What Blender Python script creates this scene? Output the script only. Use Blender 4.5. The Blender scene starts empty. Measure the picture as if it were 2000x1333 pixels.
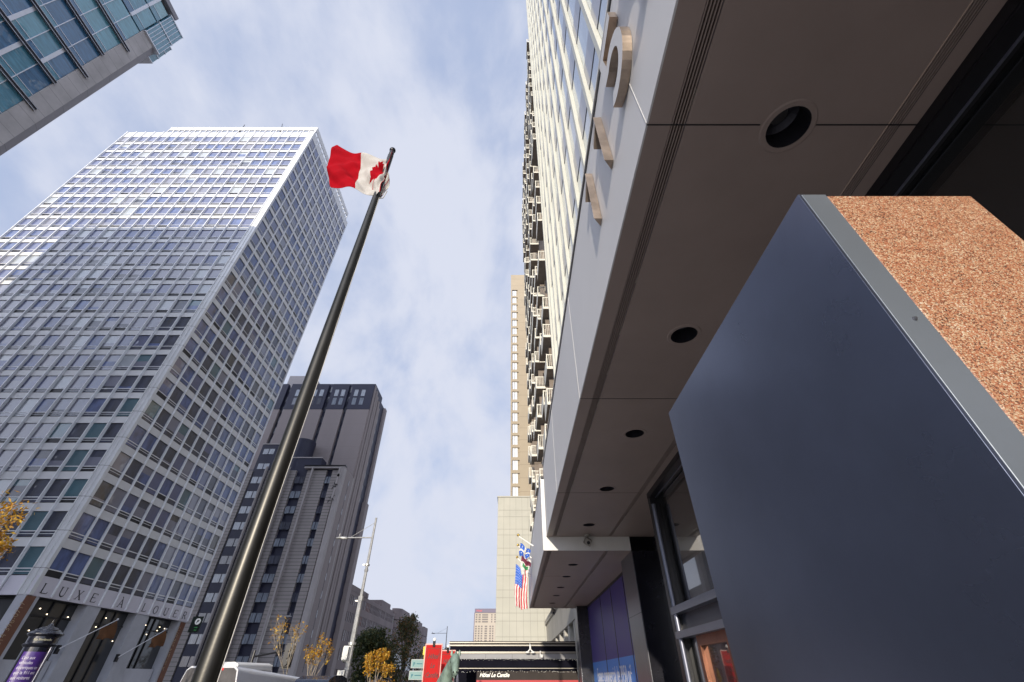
import bpy, bmesh, math, random
from mathutils import Vector, Matrix
random.seed(11)
S = bpy.context.scene
# ------------------------------------------------------------ camera, world, sun
EYE = 1.6                                   # eye height above the pavement
PITCH = math.atan(658.5 / 824)
cd = bpy.data.cameras.new('camera')
cd.sensor_width = 36; cd.sensor_fit = 'HORIZONTAL'; cd.lens = 36 * 824 / 2000
cd.clip_start = 0.05; cd.clip_end = 5000
cam = bpy.data.objects.new('camera', cd); S.collection.objects.link(cam)
cam.location = (0, 0, EYE); cam.rotation_euler = (math.pi / 2 + PITCH, 0, 0)
S.camera = cam
S.render.resolution_x, S.render.resolution_y = 1024, 682
S.render.engine = 'CYCLES'
S.cycles.max_bounces = 7; S.cycles.glossy_bounces = 4; S.cycles.diffuse_bounces = 4

TRAVEL = Vector((1.8, 9.5, -2.0)).normalized()      # the way the sunlight travels
sun_to = -TRAVEL
SUN_EL = math.asin(sun_to.z); SUN_ROT = math.atan2(sun_to.x, sun_to.y)
w = bpy.data.worlds.new('World'); S.world = w; w.use_nodes = True
nt = w.node_tree; nt.nodes.clear(); L = nt.links.new
def N(t, **k):
    n = nt.nodes.new(t)
    for a, b in k.items(): setattr(n, a, b)
    return n
out = N('ShaderNodeOutputWorld'); bg = N('ShaderNodeBackground'); sky = N('ShaderNodeTexSky')
sky.sky_type = 'NISHITA'; sky.sun_disc = False; sky.sun_elevation = SUN_EL; sky.sun_rotation = SUN_ROT
sky.air_density = 1.0; sky.dust_density = 1.2; sky.ozone_density = 2.0
tc = N('ShaderNodeTexCoord'); mp = N('ShaderNodeMapping'); mp.inputs['Scale'].default_value = (2.0, 1.15, 1.6)
mp.inputs['Rotation'].default_value = (0.3, -0.5, 0.55); mp.inputs['Location'].default_value = (3.3, 1.7, 0.4)
n1 = N('ShaderNodeTexNoise'); n1.inputs['Scale'].default_value = 1.5; n1.inputs['Detail'].default_value = 7; n1.inputs['Roughness'].default_value = 0.57; n1.inputs['Distortion'].default_value = 0.35
n2 = N('ShaderNodeTexNoise'); n2.inputs['Scale'].default_value = 5.2; n2.inputs['Detail'].default_value = 5; n2.inputs['Roughness'].default_value = 0.5
L(tc.outputs['Generated'], mp.inputs['Vector']); L(mp.outputs[0], n1.inputs['Vector']); L(mp.outputs[0], n2.inputs['Vector'])
ad = N('ShaderNodeMath', operation='MULTIPLY_ADD'); ad.inputs[1].default_value = 0.35; L(n2.outputs['Fac'], ad.inputs[0]); L(n1.outputs['Fac'], ad.inputs[2])
cr = N('ShaderNodeMapRange'); cr.interpolation_type = 'SMOOTHSTEP'
cr.inputs['From Min'].default_value = 0.50; cr.inputs['From Max'].default_value = 0.80
cr.inputs['To Min'].default_value = 0.3; cr.inputs['To Max'].default_value = 1.0
L(ad.outputs[0], cr.inputs['Value'])
mx = N('ShaderNodeMix', data_type='RGBA'); L(cr.outputs[0], mx.inputs['Factor'])
veil = N('ShaderNodeMix', data_type='RGBA'); veil.inputs['Factor'].default_value = 0.75; L(sky.outputs[0], veil.inputs['A']); veil.inputs['B'].default_value = (2.9, 3.75, 5.9, 1)
L(veil.outputs['Result'], mx.inputs['A'])
mx.inputs['B'].default_value = (5.0, 5.28, 6.2, 1)
# extra sky gain on the sun's side, behind the camera, added to lift ambient
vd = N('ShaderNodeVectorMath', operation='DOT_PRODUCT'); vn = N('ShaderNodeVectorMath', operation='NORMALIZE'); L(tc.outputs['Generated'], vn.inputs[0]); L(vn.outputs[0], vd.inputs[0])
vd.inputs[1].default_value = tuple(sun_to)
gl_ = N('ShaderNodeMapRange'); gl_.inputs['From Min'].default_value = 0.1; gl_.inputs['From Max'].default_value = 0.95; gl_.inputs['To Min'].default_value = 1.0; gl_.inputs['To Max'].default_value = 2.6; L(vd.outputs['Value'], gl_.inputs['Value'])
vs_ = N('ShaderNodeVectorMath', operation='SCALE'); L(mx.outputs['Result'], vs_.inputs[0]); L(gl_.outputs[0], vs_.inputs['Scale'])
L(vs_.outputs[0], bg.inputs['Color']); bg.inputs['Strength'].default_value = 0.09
L(bg.outputs[0], out.inputs['Surface'])
sd = bpy.data.lights.new('sun', 'SUN'); sd.energy = 2.8; sd.angle = math.radians(0.53); sd.color = (1.0, 0.9, 0.74)
so = bpy.data.objects.new('sun', sd); S.collection.objects.link(so)
so.rotation_euler = sun_to.to_track_quat('Z', 'Y').to_euler(); so.location = (0, -30, 60)
S.view_settings.view_transform = 'Standard'; S.view_settings.look = 'None'
S.view_settings.exposure = 0.66; S.view_settings.gamma = 1
try: S.view_settings.use_curve_mapping = False
except Exception: pass

# ------------------------------------------------------------ helpers
def mat(name, col, rough=0.6, metal=0.0, var=0.0, vscale=2.0, bump=0.0, bscale=30.0, coat=0.0, spec=0.5,
        lines=None, emit=None, wav=0.0, col2=None, stretch=(1, 1, 1), coat_ior=1.5):
    """procedural material: base colour broken up by noise; lines = (axis, period, width, darker) joints at real spacing"""
    m = bpy.data.materials.new(name); m.use_nodes = True
    t = m.node_tree; b = t.nodes['Principled BSDF']; lk = t.links.new
    b.inputs['Base Color'].default_value = (*col, 1); b.inputs['Roughness'].default_value = rough
    b.inputs['Metallic'].default_value = metal; b.inputs['Specular IOR Level'].default_value = spec
    b.inputs['Coat Weight'].default_value = coat; b.inputs['Coat Roughness'].default_value = 0.02; b.inputs['Coat IOR'].default_value = coat_ior
    geo = t.nodes.new('ShaderNodeNewGeometry')
    src = None
    if var or col2:
        mpn = t.nodes.new('ShaderNodeMapping'); mpn.inputs['Scale'].default_value = stretch; lk(geo.outputs['Position'], mpn.inputs['Vector'])
        ns = t.nodes.new('ShaderNodeTexNoise'); ns.inputs['Scale'].default_value = vscale; ns.inputs['Detail'].default_value = 6; ns.inputs['Roughness'].default_value = 0.6
        lk(mpn.outputs[0], ns.inputs['Vector'])
        rp = t.nodes.new('ShaderNodeMapRange'); rp.inputs['From Min'].default_value = 0.3; rp.inputs['From Max'].default_value = 0.7; lk(ns.outputs['Fac'], rp.inputs['Value'])
        mi = t.nodes.new('ShaderNodeMix'); mi.data_type = 'RGBA'; lk(rp.outputs[0], mi.inputs['Factor'])
        c2 = col2 or tuple(min(1, c * (1 + var)) for c in col)
        mi.inputs['A'].default_value = (*[c * (1 - var) for c in col], 1); mi.inputs['B'].default_value = (*c2, 1)
        src = mi.outputs['Result']
        rr = t.nodes.new('ShaderNodeMapRange'); rr.inputs['To Min'].default_value = max(0, rough - .06); rr.inputs['To Max'].default_value = min(1, rough + .08)
        lk(ns.outputs['Fac'], rr.inputs['Value']); lk(rr.outputs[0], b.inputs['Roughness'])
    if lines:
        sp = t.nodes.new('ShaderNodeSeparateXYZ'); lk(geo.outputs['Position'], sp.inputs[0])
        for ax, per, wd, dk in lines:
            a = t.nodes.new('ShaderNodeMath'); a.operation = 'DIVIDE'; a.inputs[1].default_value = per; lk(sp.outputs['XYZ'.index(ax)], a.inputs[0])
            f = t.nodes.new('ShaderNodeMath'); f.operation = 'FRACT'; lk(a.outputs[0], f.inputs[0])
            g = t.nodes.new('ShaderNodeMath'); g.operation = 'LESS_THAN'; g.inputs[1].default_value = wd / per; lk(f.outputs[0], g.inputs[0])
            mi = t.nodes.new('ShaderNodeMix'); mi.data_type = 'RGBA'; lk(g.outputs[0], mi.inputs['Factor'])
            if src: lk(src, mi.inputs['A'])
            else: mi.inputs['A'].default_value = (*col, 1)
            mi.inputs['B'].default_value = (*[c * dk for c in col], 1); src = mi.outputs['Result']
    if src: lk(src, b.inputs['Base Color'])
    if bump or wav:
        nb = t.nodes.new('ShaderNodeTexNoise'); nb.inputs['Scale'].default_value = bscale; nb.inputs['Detail'].default_value = 3 if bump else 1
        lk(geo.outputs['Position'], nb.inputs['Vector'])
        bp = t.nodes.new('ShaderNodeBump'); bp.inputs['Strength'].default_value = bump or wav; bp.inputs['Distance'].default_value = 0.01 if bump else 0.05
        lk(nb.outputs['Fac'], bp.inputs['Height'])
        if wav: lk(bp.outputs[0], b.inputs['Coat Normal'])
        if bump: lk(bp.outputs[0], b.inputs['Normal'])
    if emit:
        b.inputs['Emission Color'].default_value = (*emit[:3], 1); b.inputs['Emission Strength'].default_value = emit[3]
    return m

class MB:
    """collects shapes and links them as ONE mesh object"""
    def __init__(s): s.v = []; s.f = []; s.m = []
    def add(s, vs, fs, m=0):
        o = len(s.v); s.v += [tuple(p) for p in vs]
        for f in fs: s.f.append(tuple(o + i for i in f)); s.m.append(m)
        return s
    def box(s, x0, x1, y0, y1, z0, z1, m=0):
        if x0 > x1: x0, x1 = x1, x0
        if y0 > y1: y0, y1 = y1, y0
        if z0 > z1: z0, z1 = z1, z0
        return s.add([(x0, y0, z0), (x1, y0, z0), (x1, y1, z0), (x0, y1, z0), (x0, y0, z1), (x1, y0, z1), (x1, y1, z1), (x0, y1, z1)],
                     [(0, 3, 2, 1), (4, 5, 6, 7), (0, 1, 5, 4), (1, 2, 6, 5), (2, 3, 7, 6), (3, 0, 4, 7)], m)
    def tube(s, p0, p1, r0, r1=None, n=12, m=0, caps=True):
        r1 = r0 if r1 is None else r1
        p0, p1 = Vector(p0), Vector(p1); d = (p1 - p0).normalized()
        a = d.orthogonal().normalized(); b = d.cross(a)
        vs = []
        for p, r in ((p0, r0), (p1, r1)):
            for i in range(n):
                t = 2 * math.pi * i / n; vs.append(p + a * math.cos(t) * r + b * math.sin(t) * r)
        fs = [(i, (i + 1) % n, n + (i + 1) % n, n + i) for i in range(n)]
        if caps: fs += [tuple(range(n - 1, -1, -1)), tuple(range(n, 2 * n))]
        return s.add(vs, fs, m)
    def lathe(s, prof, c=(0, 0, 0), n=24, m=0):
        vs = []; fs = []
        for r, z in prof:
            for i in range(n):
                t = 2 * math.pi * i / n; vs.append((c[0] + r * math.cos(t), c[1] + r * math.sin(t), c[2] + z))
        for j in range(len(prof) - 1):
            for i in range(n):
                k = (i + 1) % n; fs.append((j * n + i, j * n + k, (j + 1) * n + k, (j + 1) * n + i))
        return s.add(vs, fs, m)
    def ball(s, c, r, n=12, m=0, sc=(1, 1, 1)):
        vs = []; fs = []; k = n // 2
        for j in range(k + 1):
            ph = math.pi * j / k
            for i in range(n):
                t = 2 * math.pi * i / n
                vs.append((c[0] + sc[0] * r * math.sin(ph) * math.cos(t), c[1] + sc[1] * r * math.sin(ph) * math.sin(t), c[2] + sc[2] * r * math.cos(ph)))
        for j in range(k):
            for i in range(n):
                q = (i + 1) % n; fs.append((j * n + i, (j + 1) * n + i, (j + 1) * n + q, j * n + q))
        return s.add(vs, fs, m)
    def prism(s, poly, fn, d0, d1, m=0, mside=None):
        """poly of (a,b); fn(a,b,d)->xyz"""
        n = len(poly); vs = [fn(a, b, d0) for a, b in poly] + [fn(a, b, d1) for a, b in poly]
        s.add(vs, [tuple(range(n - 1, -1, -1)), tuple(range(n, 2 * n))], m)
        return s.add(vs, [(i, (i + 1) % n, n + (i + 1) % n, n + i) for i in range(n)], m if mside is None else mside)
    def build(s, name, mats, parent=None, smooth=False, loc=None, bevel=0):
        if not isinstance(mats, (list, tuple)): mats = [mats]
        me = bpy.data.meshes.new(name)
        if loc: s.v = [(x - loc[0], y - loc[1], z - loc[2]) for x, y, z in s.v]
        me.from_pydata(s.v, [], s.f)
        for q in mats: me.materials.append(q)
        me.polygons.foreach_set('material_index', s.m)
        bm = bmesh.new(); bm.from_mesh(me)
        if smooth: bmesh.ops.remove_doubles(bm, verts=bm.verts, dist=1e-5)
        bmesh.ops.recalc_face_normals(bm, faces=bm.faces); bm.to_mesh(me); bm.free()
        if smooth: me.polygons.foreach_set('use_smooth', [True] * len(me.polygons))
        me.update()
        o = bpy.data.objects.new(name, me); S.collection.objects.link(o)
        if parent:
            o.parent = parent; pw = parent
            while pw.parent: pw = pw.parent
            if not loc and not pw.get('_rot'): o.location = [0, 0, 0]
        if loc: o.location = loc
        if bevel:
            bv = o.modifiers.new('bevel', 'BEVEL'); bv.width = bevel; bv.segments = 2; bv.limit_method = 'ANGLE'
        return o
def tag(o, label, cat, group=None, kind=None):
    o['label'] = label; o['category'] = cat
    if group: o['group'] = group
    if kind: o['kind'] = kind
    return o
def thing(name, label, cat, loc=(0, 0, 0), group=None):
    """Empty at the thing's base; parts() builds children whose coordinates are given in the world"""
    o = bpy.data.objects.new(name, None); S.collection.objects.link(o); o.location = loc; o.empty_display_size = .3
    tag(o, label, cat, group); return o
def part(mb, name, mats, th, smooth=False, sub=None, kind=None, bevel=0, label=None):
    """world-coordinate mesh made a part of thing th (or a sub-part of sub)"""
    base = Vector(th.location)
    mb.v = [tuple(Vector(p) - base) for p in mb.v]
    o = mb.build(name, mats, None, smooth, bevel=bevel)
    o.parent = sub or th
    if kind: o['kind'] = kind
    if label: o['label'] = label
    return o
class Face:
    """local frame of a facade: u along it, d outward, z up"""
    def __init__(s, n, plane): s.n = n; s.p = plane
    def at(s, u, d, z):
        return {'-y': (u, s.p - d, z), '+x': (s.p + d, u, z), '-x': (s.p - d, u, z), '+y': (u, s.p + d, z)}[s.n]
    def box(s, mb, u0, u1, d0, d1, z0, z1, m=0):
        a = s.at(u0, d0, z0); b = s.at(u1, d1, z1)
        return mb.box(a[0], b[0], a[1], b[1], a[2], b[2], m)
CS, SN = math.cos(PITCH), math.sin(PITCH)
def screen(p):
    d = p[1] * CS + (p[2] - EYE) * SN
    if d < .1: return None
    return (1000 + 824 * p[0] / d, 666.5 - 824 * (-p[1] * SN + (p[2] - EYE) * CS) / d, d)
def pick(items, n):
    """indices of the n repeats that show largest: items = [(a, b)] two opposite corners in the world"""
    sc = []
    for i, (a, b) in enumerate(items):
        c = screen([(a[k] + b[k]) / 2 for k in range(3)])
        if c is None or not (-10 < c[0] < 2010 and -10 < c[1] < 1343): sc.append((0, i)); continue
        pa, pb = screen(a), screen(b)
        c2, d2 = screen((a[0], a[1], b[2])), screen((b[0], b[1], a[2]))
        q = [pa, d2, pb, c2]
        ar = abs(sum(q[k][0] * q[(k + 1) % 4][1] - q[(k + 1) % 4][0] * q[k][1] for k in range(4))) / 2
        sc.append((ar, i))
    sc.sort(reverse=True); return set(i for a, i in sc[:n] if a > 0)
def font_text(body, size, depth=0.005, shear=0.0, xs=1.0, offset=0.0, align='CENTER', spacing=1.0):
    """verts/faces of extruded lettering in its own plane: x right, y up, z outward"""
    cu = bpy.data.curves.new('lettering', 'FONT'); cu.body = body; cu.size = size; cu.extrude = depth; cu.shear = shear
    cu.align_x = align; cu.offset = offset; cu.space_character = spacing; cu.resolution_u = 3
    o = bpy.data.objects.new('lettering', cu); S.collection.objects.link(o)
    dg = bpy.context.evaluated_depsgraph_get(); me = bpy.data.meshes.new_from_object(o.evaluated_get(dg))
    vs = [(v.co.x * xs, v.co.y, v.co.z) for v in me.vertices]; fs = [tuple(p.vertices) for p in me.polygons]
    bpy.data.objects.remove(o); bpy.data.curves.remove(cu); bpy.data.meshes.remove(me)
    return vs, fs
def put_text(mb, face, u, z, body, size, d=0.0, flip=False, rot=0, m=0, **k):
    """flip: reading direction runs towards smaller u"""
    vs, fs = font_text(body, size, **k); sgn = -1 if flip else 1
    cr_, sr_ = math.cos(rot), math.sin(rot)
    mb.add([face.at(u + sgn * (x * cr_ - y * sr_), d + zz, z + x * sr_ + y * cr_) for x, y, zz in vs], fs, m)

# ------------------------------------------------------------ materials
M = {}
M['white_metal'] = mat('white_metal', (.63, .63, .63), .42, .0, var=.05, vscale=.35, spec=.6)
M['fin_metal'] = mat('fin_metal', (.74, .75, .77), .4, .1, var=.06, vscale=1.0)
M['pier_metal'] = mat('pier_metal', (.66, .67, .68), .4, .1, var=.07, vscale=.6, lines=[('Z', 2.846, .05, .4)])
G = dict(rough=.45, coat=1.0, coat_ior=1.75, wav=.22, bscale=1.3)
GD = dict(G, coat_ior=1.5)
M['gl_dark'] = mat('glass_dark', (.008, .010, .020), var=.5, col2=(.04, .05, .10), vscale=1.1, stretch=(1, 1, .5), **GD)  # streaky blue in the dark panes' colour imitates sky reflections and curtains
M['gl_navy'] = mat('glass_navy', (.018, .03, .10), var=.3, col2=(.09, .14, .34), vscale=1.0, stretch=(1, 1, .5), **GD)
M['gl_lav'] = mat('glass_lavender', (.055, .07, .17), var=.2, vscale=.4, **G)
M['gl_pale'] = mat('glass_blind_pale', (.32, .35, .38), var=.06, vscale=.5, **G)
M['gl_blind'] = mat('glass_blind_grey', (.15, .155, .21), var=.08, vscale=.5, **G)
M['gl_teal'] = mat('glass_teal', (.03, .10, .13), var=.25, vscale=.5, **G)
M['gl_brown'] = mat('glass_brown', (.018, .018, .022), var=.4, col2=(.09, .08, .075), vscale=1.6, stretch=(1.5, 1.5, .4), **GD)
M['black'] = mat('black_metal', (.012, .012, .016), .35, .2, var=.1)
M['navy'] = mat('navy_cladding', (.02, .022, .05), .55, 0, var=.15, vscale=.6)
OFFICE = [M['white_metal'], M['gl_dark'], M['gl_navy'], M['gl_lav'], M['gl_blind'], M['gl_pale'], M['gl_teal'], M['fin_metal'], M['black'], M['gl_brown']]

# ------------------------------------------------------------ the ground
GR = [('asphalt', (.05, .05, .052)), ('paving', (.33, .32, .31))]
asphalt = mat('asphalt', (.05, .05, .053), .85, var=.25, vscale=3, bump=.5, bscale=60)
paving = mat('paving_slabs', (.40, .385, .37), .8, var=.12, vscale=2, bump=.2, bscale=40, lines=[('X', .6, .008, .4), ('Y', .6, .008, .4)])
soil = mat('city_ground', (.22, .21, .20), .9, var=.2, vscale=.2)
def struct(mb, name, m): o = mb.build(name, m); o['kind'] = 'structure'; return o
struct(MB().add([(-1500, -1500, -.17), (1500, -1500, -.17), (1500, 3000, -.17), (-1500, 3000, -.17)], [(0, 1, 2, 3)]), 'ground', soil)
struct(MB().add([(-29, -300, -.15), (-6, -300, -.15), (-6, 900, -.15), (-29, 900, -.15)], [(0, 1, 2, 3)]), 'road', asphalt)
struct(MB().box(-5.85, 40, -60, 28, -.165, 0).box(-5.85, 3.4, 28, 300, -.165, 0), 'pavement_near', paving)
struct(MB().box(-60, -29.15, -60, 300, -.165, 0), 'pavement_far', paving)
kerb_m = mat('kerb_stone', (.38, .37, .36), .8, var=.1)
struct(MB().box(-6, -5.85, -60, 300, -.168, .002), 'kerb_near', kerb_m); struct(MB().box(-29.15, -29, -60, 300, -.168, .002), 'kerb_far', kerb_m)
mk = MB()
for i in range(60):
    y = -50 + i * 6
    for x in (-23.2, -17.5, -11.8): mk.add([(x - .06, y, -.146), (x + .06, y, -.146), (x + .06, y + 3, -.146), (x - .06, y + 3, -.146)], [(0, 1, 2, 3)])
struct(mk, 'lane_markings', mat('road_paint', (.75, .75, .72), .7, var=.1))

# ------------------------------------------------------------ white office tower (left)
def office_tower():
    T = thing('office_tower', 'tall white gridded office tower with a rental sign over its shopfront, left of the flagpole', 'tower', (-55, 48, 0))
    ZT = 81.5 + EYE
    heads = [79.72 + EYE - 2.846 * k for k in range(26)]
    fx0, fx1, nf = -73.35, -38.5, 20; bw = (fx1 - fx0) / nf
    sy0, sy1, ns = 38.3, 58.5, 12; bs = (sy1 - sy0) / ns
    F = Face('-y', 38.12); Sd = Face('+x', -37.72)
    core = MB().box(-73.3, -37.85, 38.25, 58.6, 5.1 + EYE, ZT - .3, 0)
    part(core, 'core', [M['black']], T)
    items = []                     # (face, u0, u1, zhead)
    for k, zh in enumerate(heads):
        for i in range(nf): items.append((F, fx0 + i * bw, fx0 + (i + 1) * bw, zh, k, i, 'f'))
        for i in range(ns): items.append((Sd, sy0 + i * bs, sy0 + (i + 1) * bs, zh, k, i, 's'))
    corners = [(f.at(a + .1, 0, z - 2.1), f.at(b - .1, 0, z)) for f, a, b, z, *_ in items]
    chosen = pick(corners, 100)
    rest = MB(); rnd = random.Random(5)
    def one(mb, f, a, b, z, k, i, sd):
        r = rnd.random()
        if sd == 'f':
            if k >= 15 and i >= 18 or k >= 21 and i >= 16: g = rnd.choice([1, 1, 6, 6, 1])  # dark and teal panes put the teal tower's reflection into the colour
            elif k > 20: g = rnd.choice([5, 4, 4, 3, 6, 5, 1])
            elif k > 11: g = rnd.choice([5, 4, 4, 3, 3, 5, 4, 2])
            else: g = rnd.choice([3, 3, 2, 3, 2, 4, 3, 3, 5])
        else: g = rnd.choice([1, 2, 2, 3, 1, 2, 9, 6, 2, 4, 1, 3] if k > 11 else [2, 3, 3, 2, 2, 3, 4])
        low = rnd.choice([1, 1, 8, g])
        a += .1; b -= .1
        fr = rnd.uniform(.35, 1) if rnd.random() < .35 else 1         # a blind let part of the way down
        zb = z - 1.58
        if fr < 1:
            zm = z - 1.58 * fr
            f.box(mb, a, b, -.09, -.05, zm, z, g); f.box(mb, a, b, -.09, -.05, zb, zm, rnd.choice([1, 2, 4]))
        else: f.box(mb, a, b, -.09, -.05, zb, z, g)
        f.box(mb, a, b, -.09, -.01, zb - .07, zb, 7)
        f.box(mb, a, b, -.09, -.05, zb - .47, zb - .07, low)
        if rnd.random() < .5: f.box(mb, a, b, -.04, -.015, zb - .28, zb - .24, 7)
        f.box(mb, a, b, -.1, -.02, zb - .53, zb - .47, 8)
    for n, it in enumerate(items):
        if n in chosen:
            mb = MB(); one(mb, *it); part(mb, 'window', OFFICE, T)
        else: one(rest, *it)
    part(rest, 'window', OFFICE, T, kind='stuff')
    # spandrels, one band a storey
    sp = MB(); tops = heads[1:] + [None]
    F.box(sp, fx0, fx1, -.12, .0, heads[0], ZT); Sd.box(sp, sy0, sy1, -.12, .0, heads[0], ZT)
    for k in range(25):
        zb = heads[k] - 2.11; zt = heads[k + 1]
        for f, a, b in ((F, fx0, fx1), (Sd, sy0, sy1)):
            f.box(sp, a, b, -.12, .0, zt, zb - .02); f.box(sp, a, b, -.12, .04, zt, zt + .05)
    part(sp, 'spandrel', [M['white_metal']], T)
    sb = MB(); Sd.box(sb, sy0 - .35, sy1, -.12, .03, 5.08 + EYE, heads[25] - 2.13); F.box(sb, fx0, fx1 + .1, -.12, .03, 5.08 + EYE, heads[25] - 2.13)
    F.box(sb, fx0, fx1 + .1, -.12, .08, 5.08 + EYE, 5.3 + EYE)
    sign = part(sb, 'sign_band', [mat('sign_panel', (.62, .60, .66), .5, 0, var=.05, vscale=.5)], T)
    # slender serif capitals
    lt = MB()
    def seg(c, pts, wd):
        for (x0, z0), (x1, z1) in zip(pts, pts[1:]):
            dx, dz = x1 - x0, z1 - z0; l = math.hypot(dx, dz); nx, nz = -dz / l * wd / 2, dx / l * wd / 2
            lt.prism([(c + x0 + nx, z0 + nz), (c + x1 + nx, z1 + nz), (c + x1 - nx, z1 - nz), (c + x0 - nx, z0 - nz)], lambda a, b, d: Sd.at(a, d, b), .035, .05)
    def letter(ch, c, z, h):
        wv = .24; T_, t_ = .085, .04
        def s(pts, wd): seg(c, [(x, z + y * h) for x, y in pts], wd)
        def ser(x, y): s([(x - .1, y), (x + .1, y)], .03)
        if ch == 'L': s([(-wv, 0), (-wv, 1)], T_); s([(-wv, .015), (.26, .015), (.3, .2)], t_); ser(-wv, 1); ser(-wv, 0.015)
        if ch == 'U':
            s([(-wv, 1), (-wv, .3), (-.14, .07), (.02, 0), (.16, .07)], T_); s([(.16, .07), (wv, .3), (wv, 1)], t_); ser(-wv, 1); ser(wv, 1)
        if ch == 'X': s([(-wv, 1), (wv, 0)], T_); s([(wv, 1), (-wv, 0)], t_); ser(-wv, 1); ser(wv, 1); ser(-wv, 0.01); ser(wv, 0.01)
        if ch == 'E': s([(-wv, 0), (-wv, 1)], T_); [s([(-wv, y), (x, y)], t_) for y, x in ((.985, .24), (.52, .14), (.015, .26))]; s([(.24, 1), (.26, .84)], t_); s([(.26, 0), (.3, .18)], t_)
        if ch in 'AÀ':
            s([(-.28, 0), (0, 1)], t_); s([(0, 1), (.28, 0)], T_); s([(-.18, .36), (.17, .36)], t_); ser(-.28, .01); ser(.28, .01)
            if ch == 'À': s([(-.12, 1.28), (.02, 1.1)], .06)
        if ch == 'O':
            P = [(.3 * math.sin(q * math.pi / 12), .5 + .5 * math.cos(q * math.pi / 12)) for q in range(25)]
            for q in range(24): s(P[q:q + 2], t_ + (T_ - t_) * abs(math.sin((q + .5) * math.pi / 12)))
        if ch == 'R': s([(-wv, 0), (-wv, 1)], T_); s([(-wv, .985), (.08, .98), (.2, .86), (.2, .66), (.08, .5), (-wv, .49)], t_ + .015); s([(0, .5), (.28, 0)], T_); ser(-wv, .01); ser(-wv, .99); ser(.28, .01)
    for i, ch in enumerate('LUXE À LOUER'):
        if ch != ' ': letter(ch, sy0 + bs * (i + .5), 5.32 + EYE, .66)
    part(lt, 'lettering', [M['black']], T, sub=sign)
    # fins
    for i in range(nf + 1):
        u = fx0 + i * bw; mb = MB(); F.box(mb, u - .05, u + .05, -.1, .2, 5.15 + EYE, ZT + .05); F.box(mb, u - .09, u - .05, -.1, .03, 5.15 + EYE, ZT); F.box(mb, u + .05, u + .09, -.1, .03, 5.15 + EYE, ZT); part(mb, 'mullion', [M['fin_metal']], T)
    for i in range(1, ns + 1):
        u = sy0 + i * bs; mb = MB(); Sd.box(mb, u - .045, u + .045, -.1, .16, 5.15 + EYE, ZT + .05); part(mb, 'mullion', [M['fin_metal']], T)
    cp = MB(); cp.box(-38.5, -37.98, 37.9, 38.25, 5.1 + EYE, ZT + .02).box(-37.98, -37.6, 37.96, 38.3, 5.1 + EYE, ZT + .02).box(-38.5, -38.4, 37.8, 37.9, 5.1 + EYE, ZT)
    part(cp, 'corner_pier', [M['pier_metal']], T)
    # louvred roof screen
    sc = MB()
    for f, a, b, n in ((F, -66, -37.9, 27), (Sd, 38.2, 57.5, 18)):
        f.box(sc, a, b, -.1, 0, ZT + .9, ZT + 2.1); f.box(sc, a, b, -.5, -.45, ZT - .2, ZT + 1, 1)
        for i in range(n + 1):
            u = a + (b - a) * i / n; f.box(sc, u - .07, u + .07, -.1, .06, ZT, ZT + 2.1)
    part(sc, 'roof_screen', [M['white_metal'], M['black']], T)
    for x, h in ((-53.3, 2.4), (-45.2, 2.8)):
        mb = MB().tube((x, 39, ZT + 1.8), (x + (.15 if h < 2.6 else -.6), 38.7, ZT + 2.1 + h), .09, .05, 6).box(x - .25, x + .25, 38.6, 38.9, ZT + 2.0, ZT + 2.5); part(mb, 'antenna', [M['black']], T)
    # shopfront
    stone = mat('shopfront_panel', (.42, .43, .47), .5, 0, var=.1, vscale=.8)
    st = MB().box(-72, -38.6, 39.2, 58.4, 0, 5.1 + EYE)
    part(st, 'shopfront_glass', [mat('shop_glass', (.015, .017, .02), .3, 0, var=.5, vscale=.25, coat=1.0, coat_ior=1.6)], T)
    for a, b in ((44.0, 45.6), (50.3, 52.2), (57.2, 58.5)):
        mb = MB().box(-38.9, -37.75, a, b, 0, 5.08 + EYE); part(mb, 'column', [stone], T)
    for a, b in ((-38.5, -37.72), (-47, -46), (-55, -54), (-63, -62), (-71, -70)):
        mb = MB().box(a, b, 37.95, 39.1, 0, 5.1 + EYE); part(mb, 'column', [stone], T)
    fr = MB()
    for y in (41.5, 42.9, 47.4, 48.6, 53.6, 54.4): fr.box(-38.65, -38.5, y, y + .12, 0, 5.0 + EYE)
    fr.box(-38.64, -38.52, 39.3, 58, 3.9 + EYE, 4.0 + EYE)
    part(fr, 'shopfront_frame', [M['black']], T)
    li = MB()
    for i in range(26): y = 40 + rnd.random() * 17; li.ball((-38.56, y, EYE + 2.6 + rnd.random() * 2.0), .045, 6)
    part(li, 'ceiling_spots', [mat('spot_lamps', (.9, .8, .6), .5, emit=(1, .8, .55, 3))], T)
    part(MB().box(-38.45, -38.2, 52.3, 57.0, 0, .75 + EYE), 'window_panel', [mat('white_vinyl', (.5, .51, .56), .5, var=.04)], T)
    wb = MB().box(-38.45, -38.2, 38.6, 43.9, 0, 1.1 + EYE)
    wbo = part(wb, 'window_panel', [mat('white_vinyl', (.5, .51, .56), .5, var=.04)], T)
    tx = MB(); W_ = Face('+x', -38.2)
    put_text(tx, W_, 39.4, .55 + EYE, 'N', .7, d=.004, xs=.8, offset=-.01); put_text(tx, W_, 43.1, .45 + EYE, 'X', .7, d=.004, xs=.8, offset=-.01)
    part(tx, 'lettering', [M['black']], T, sub=wbo)
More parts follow.
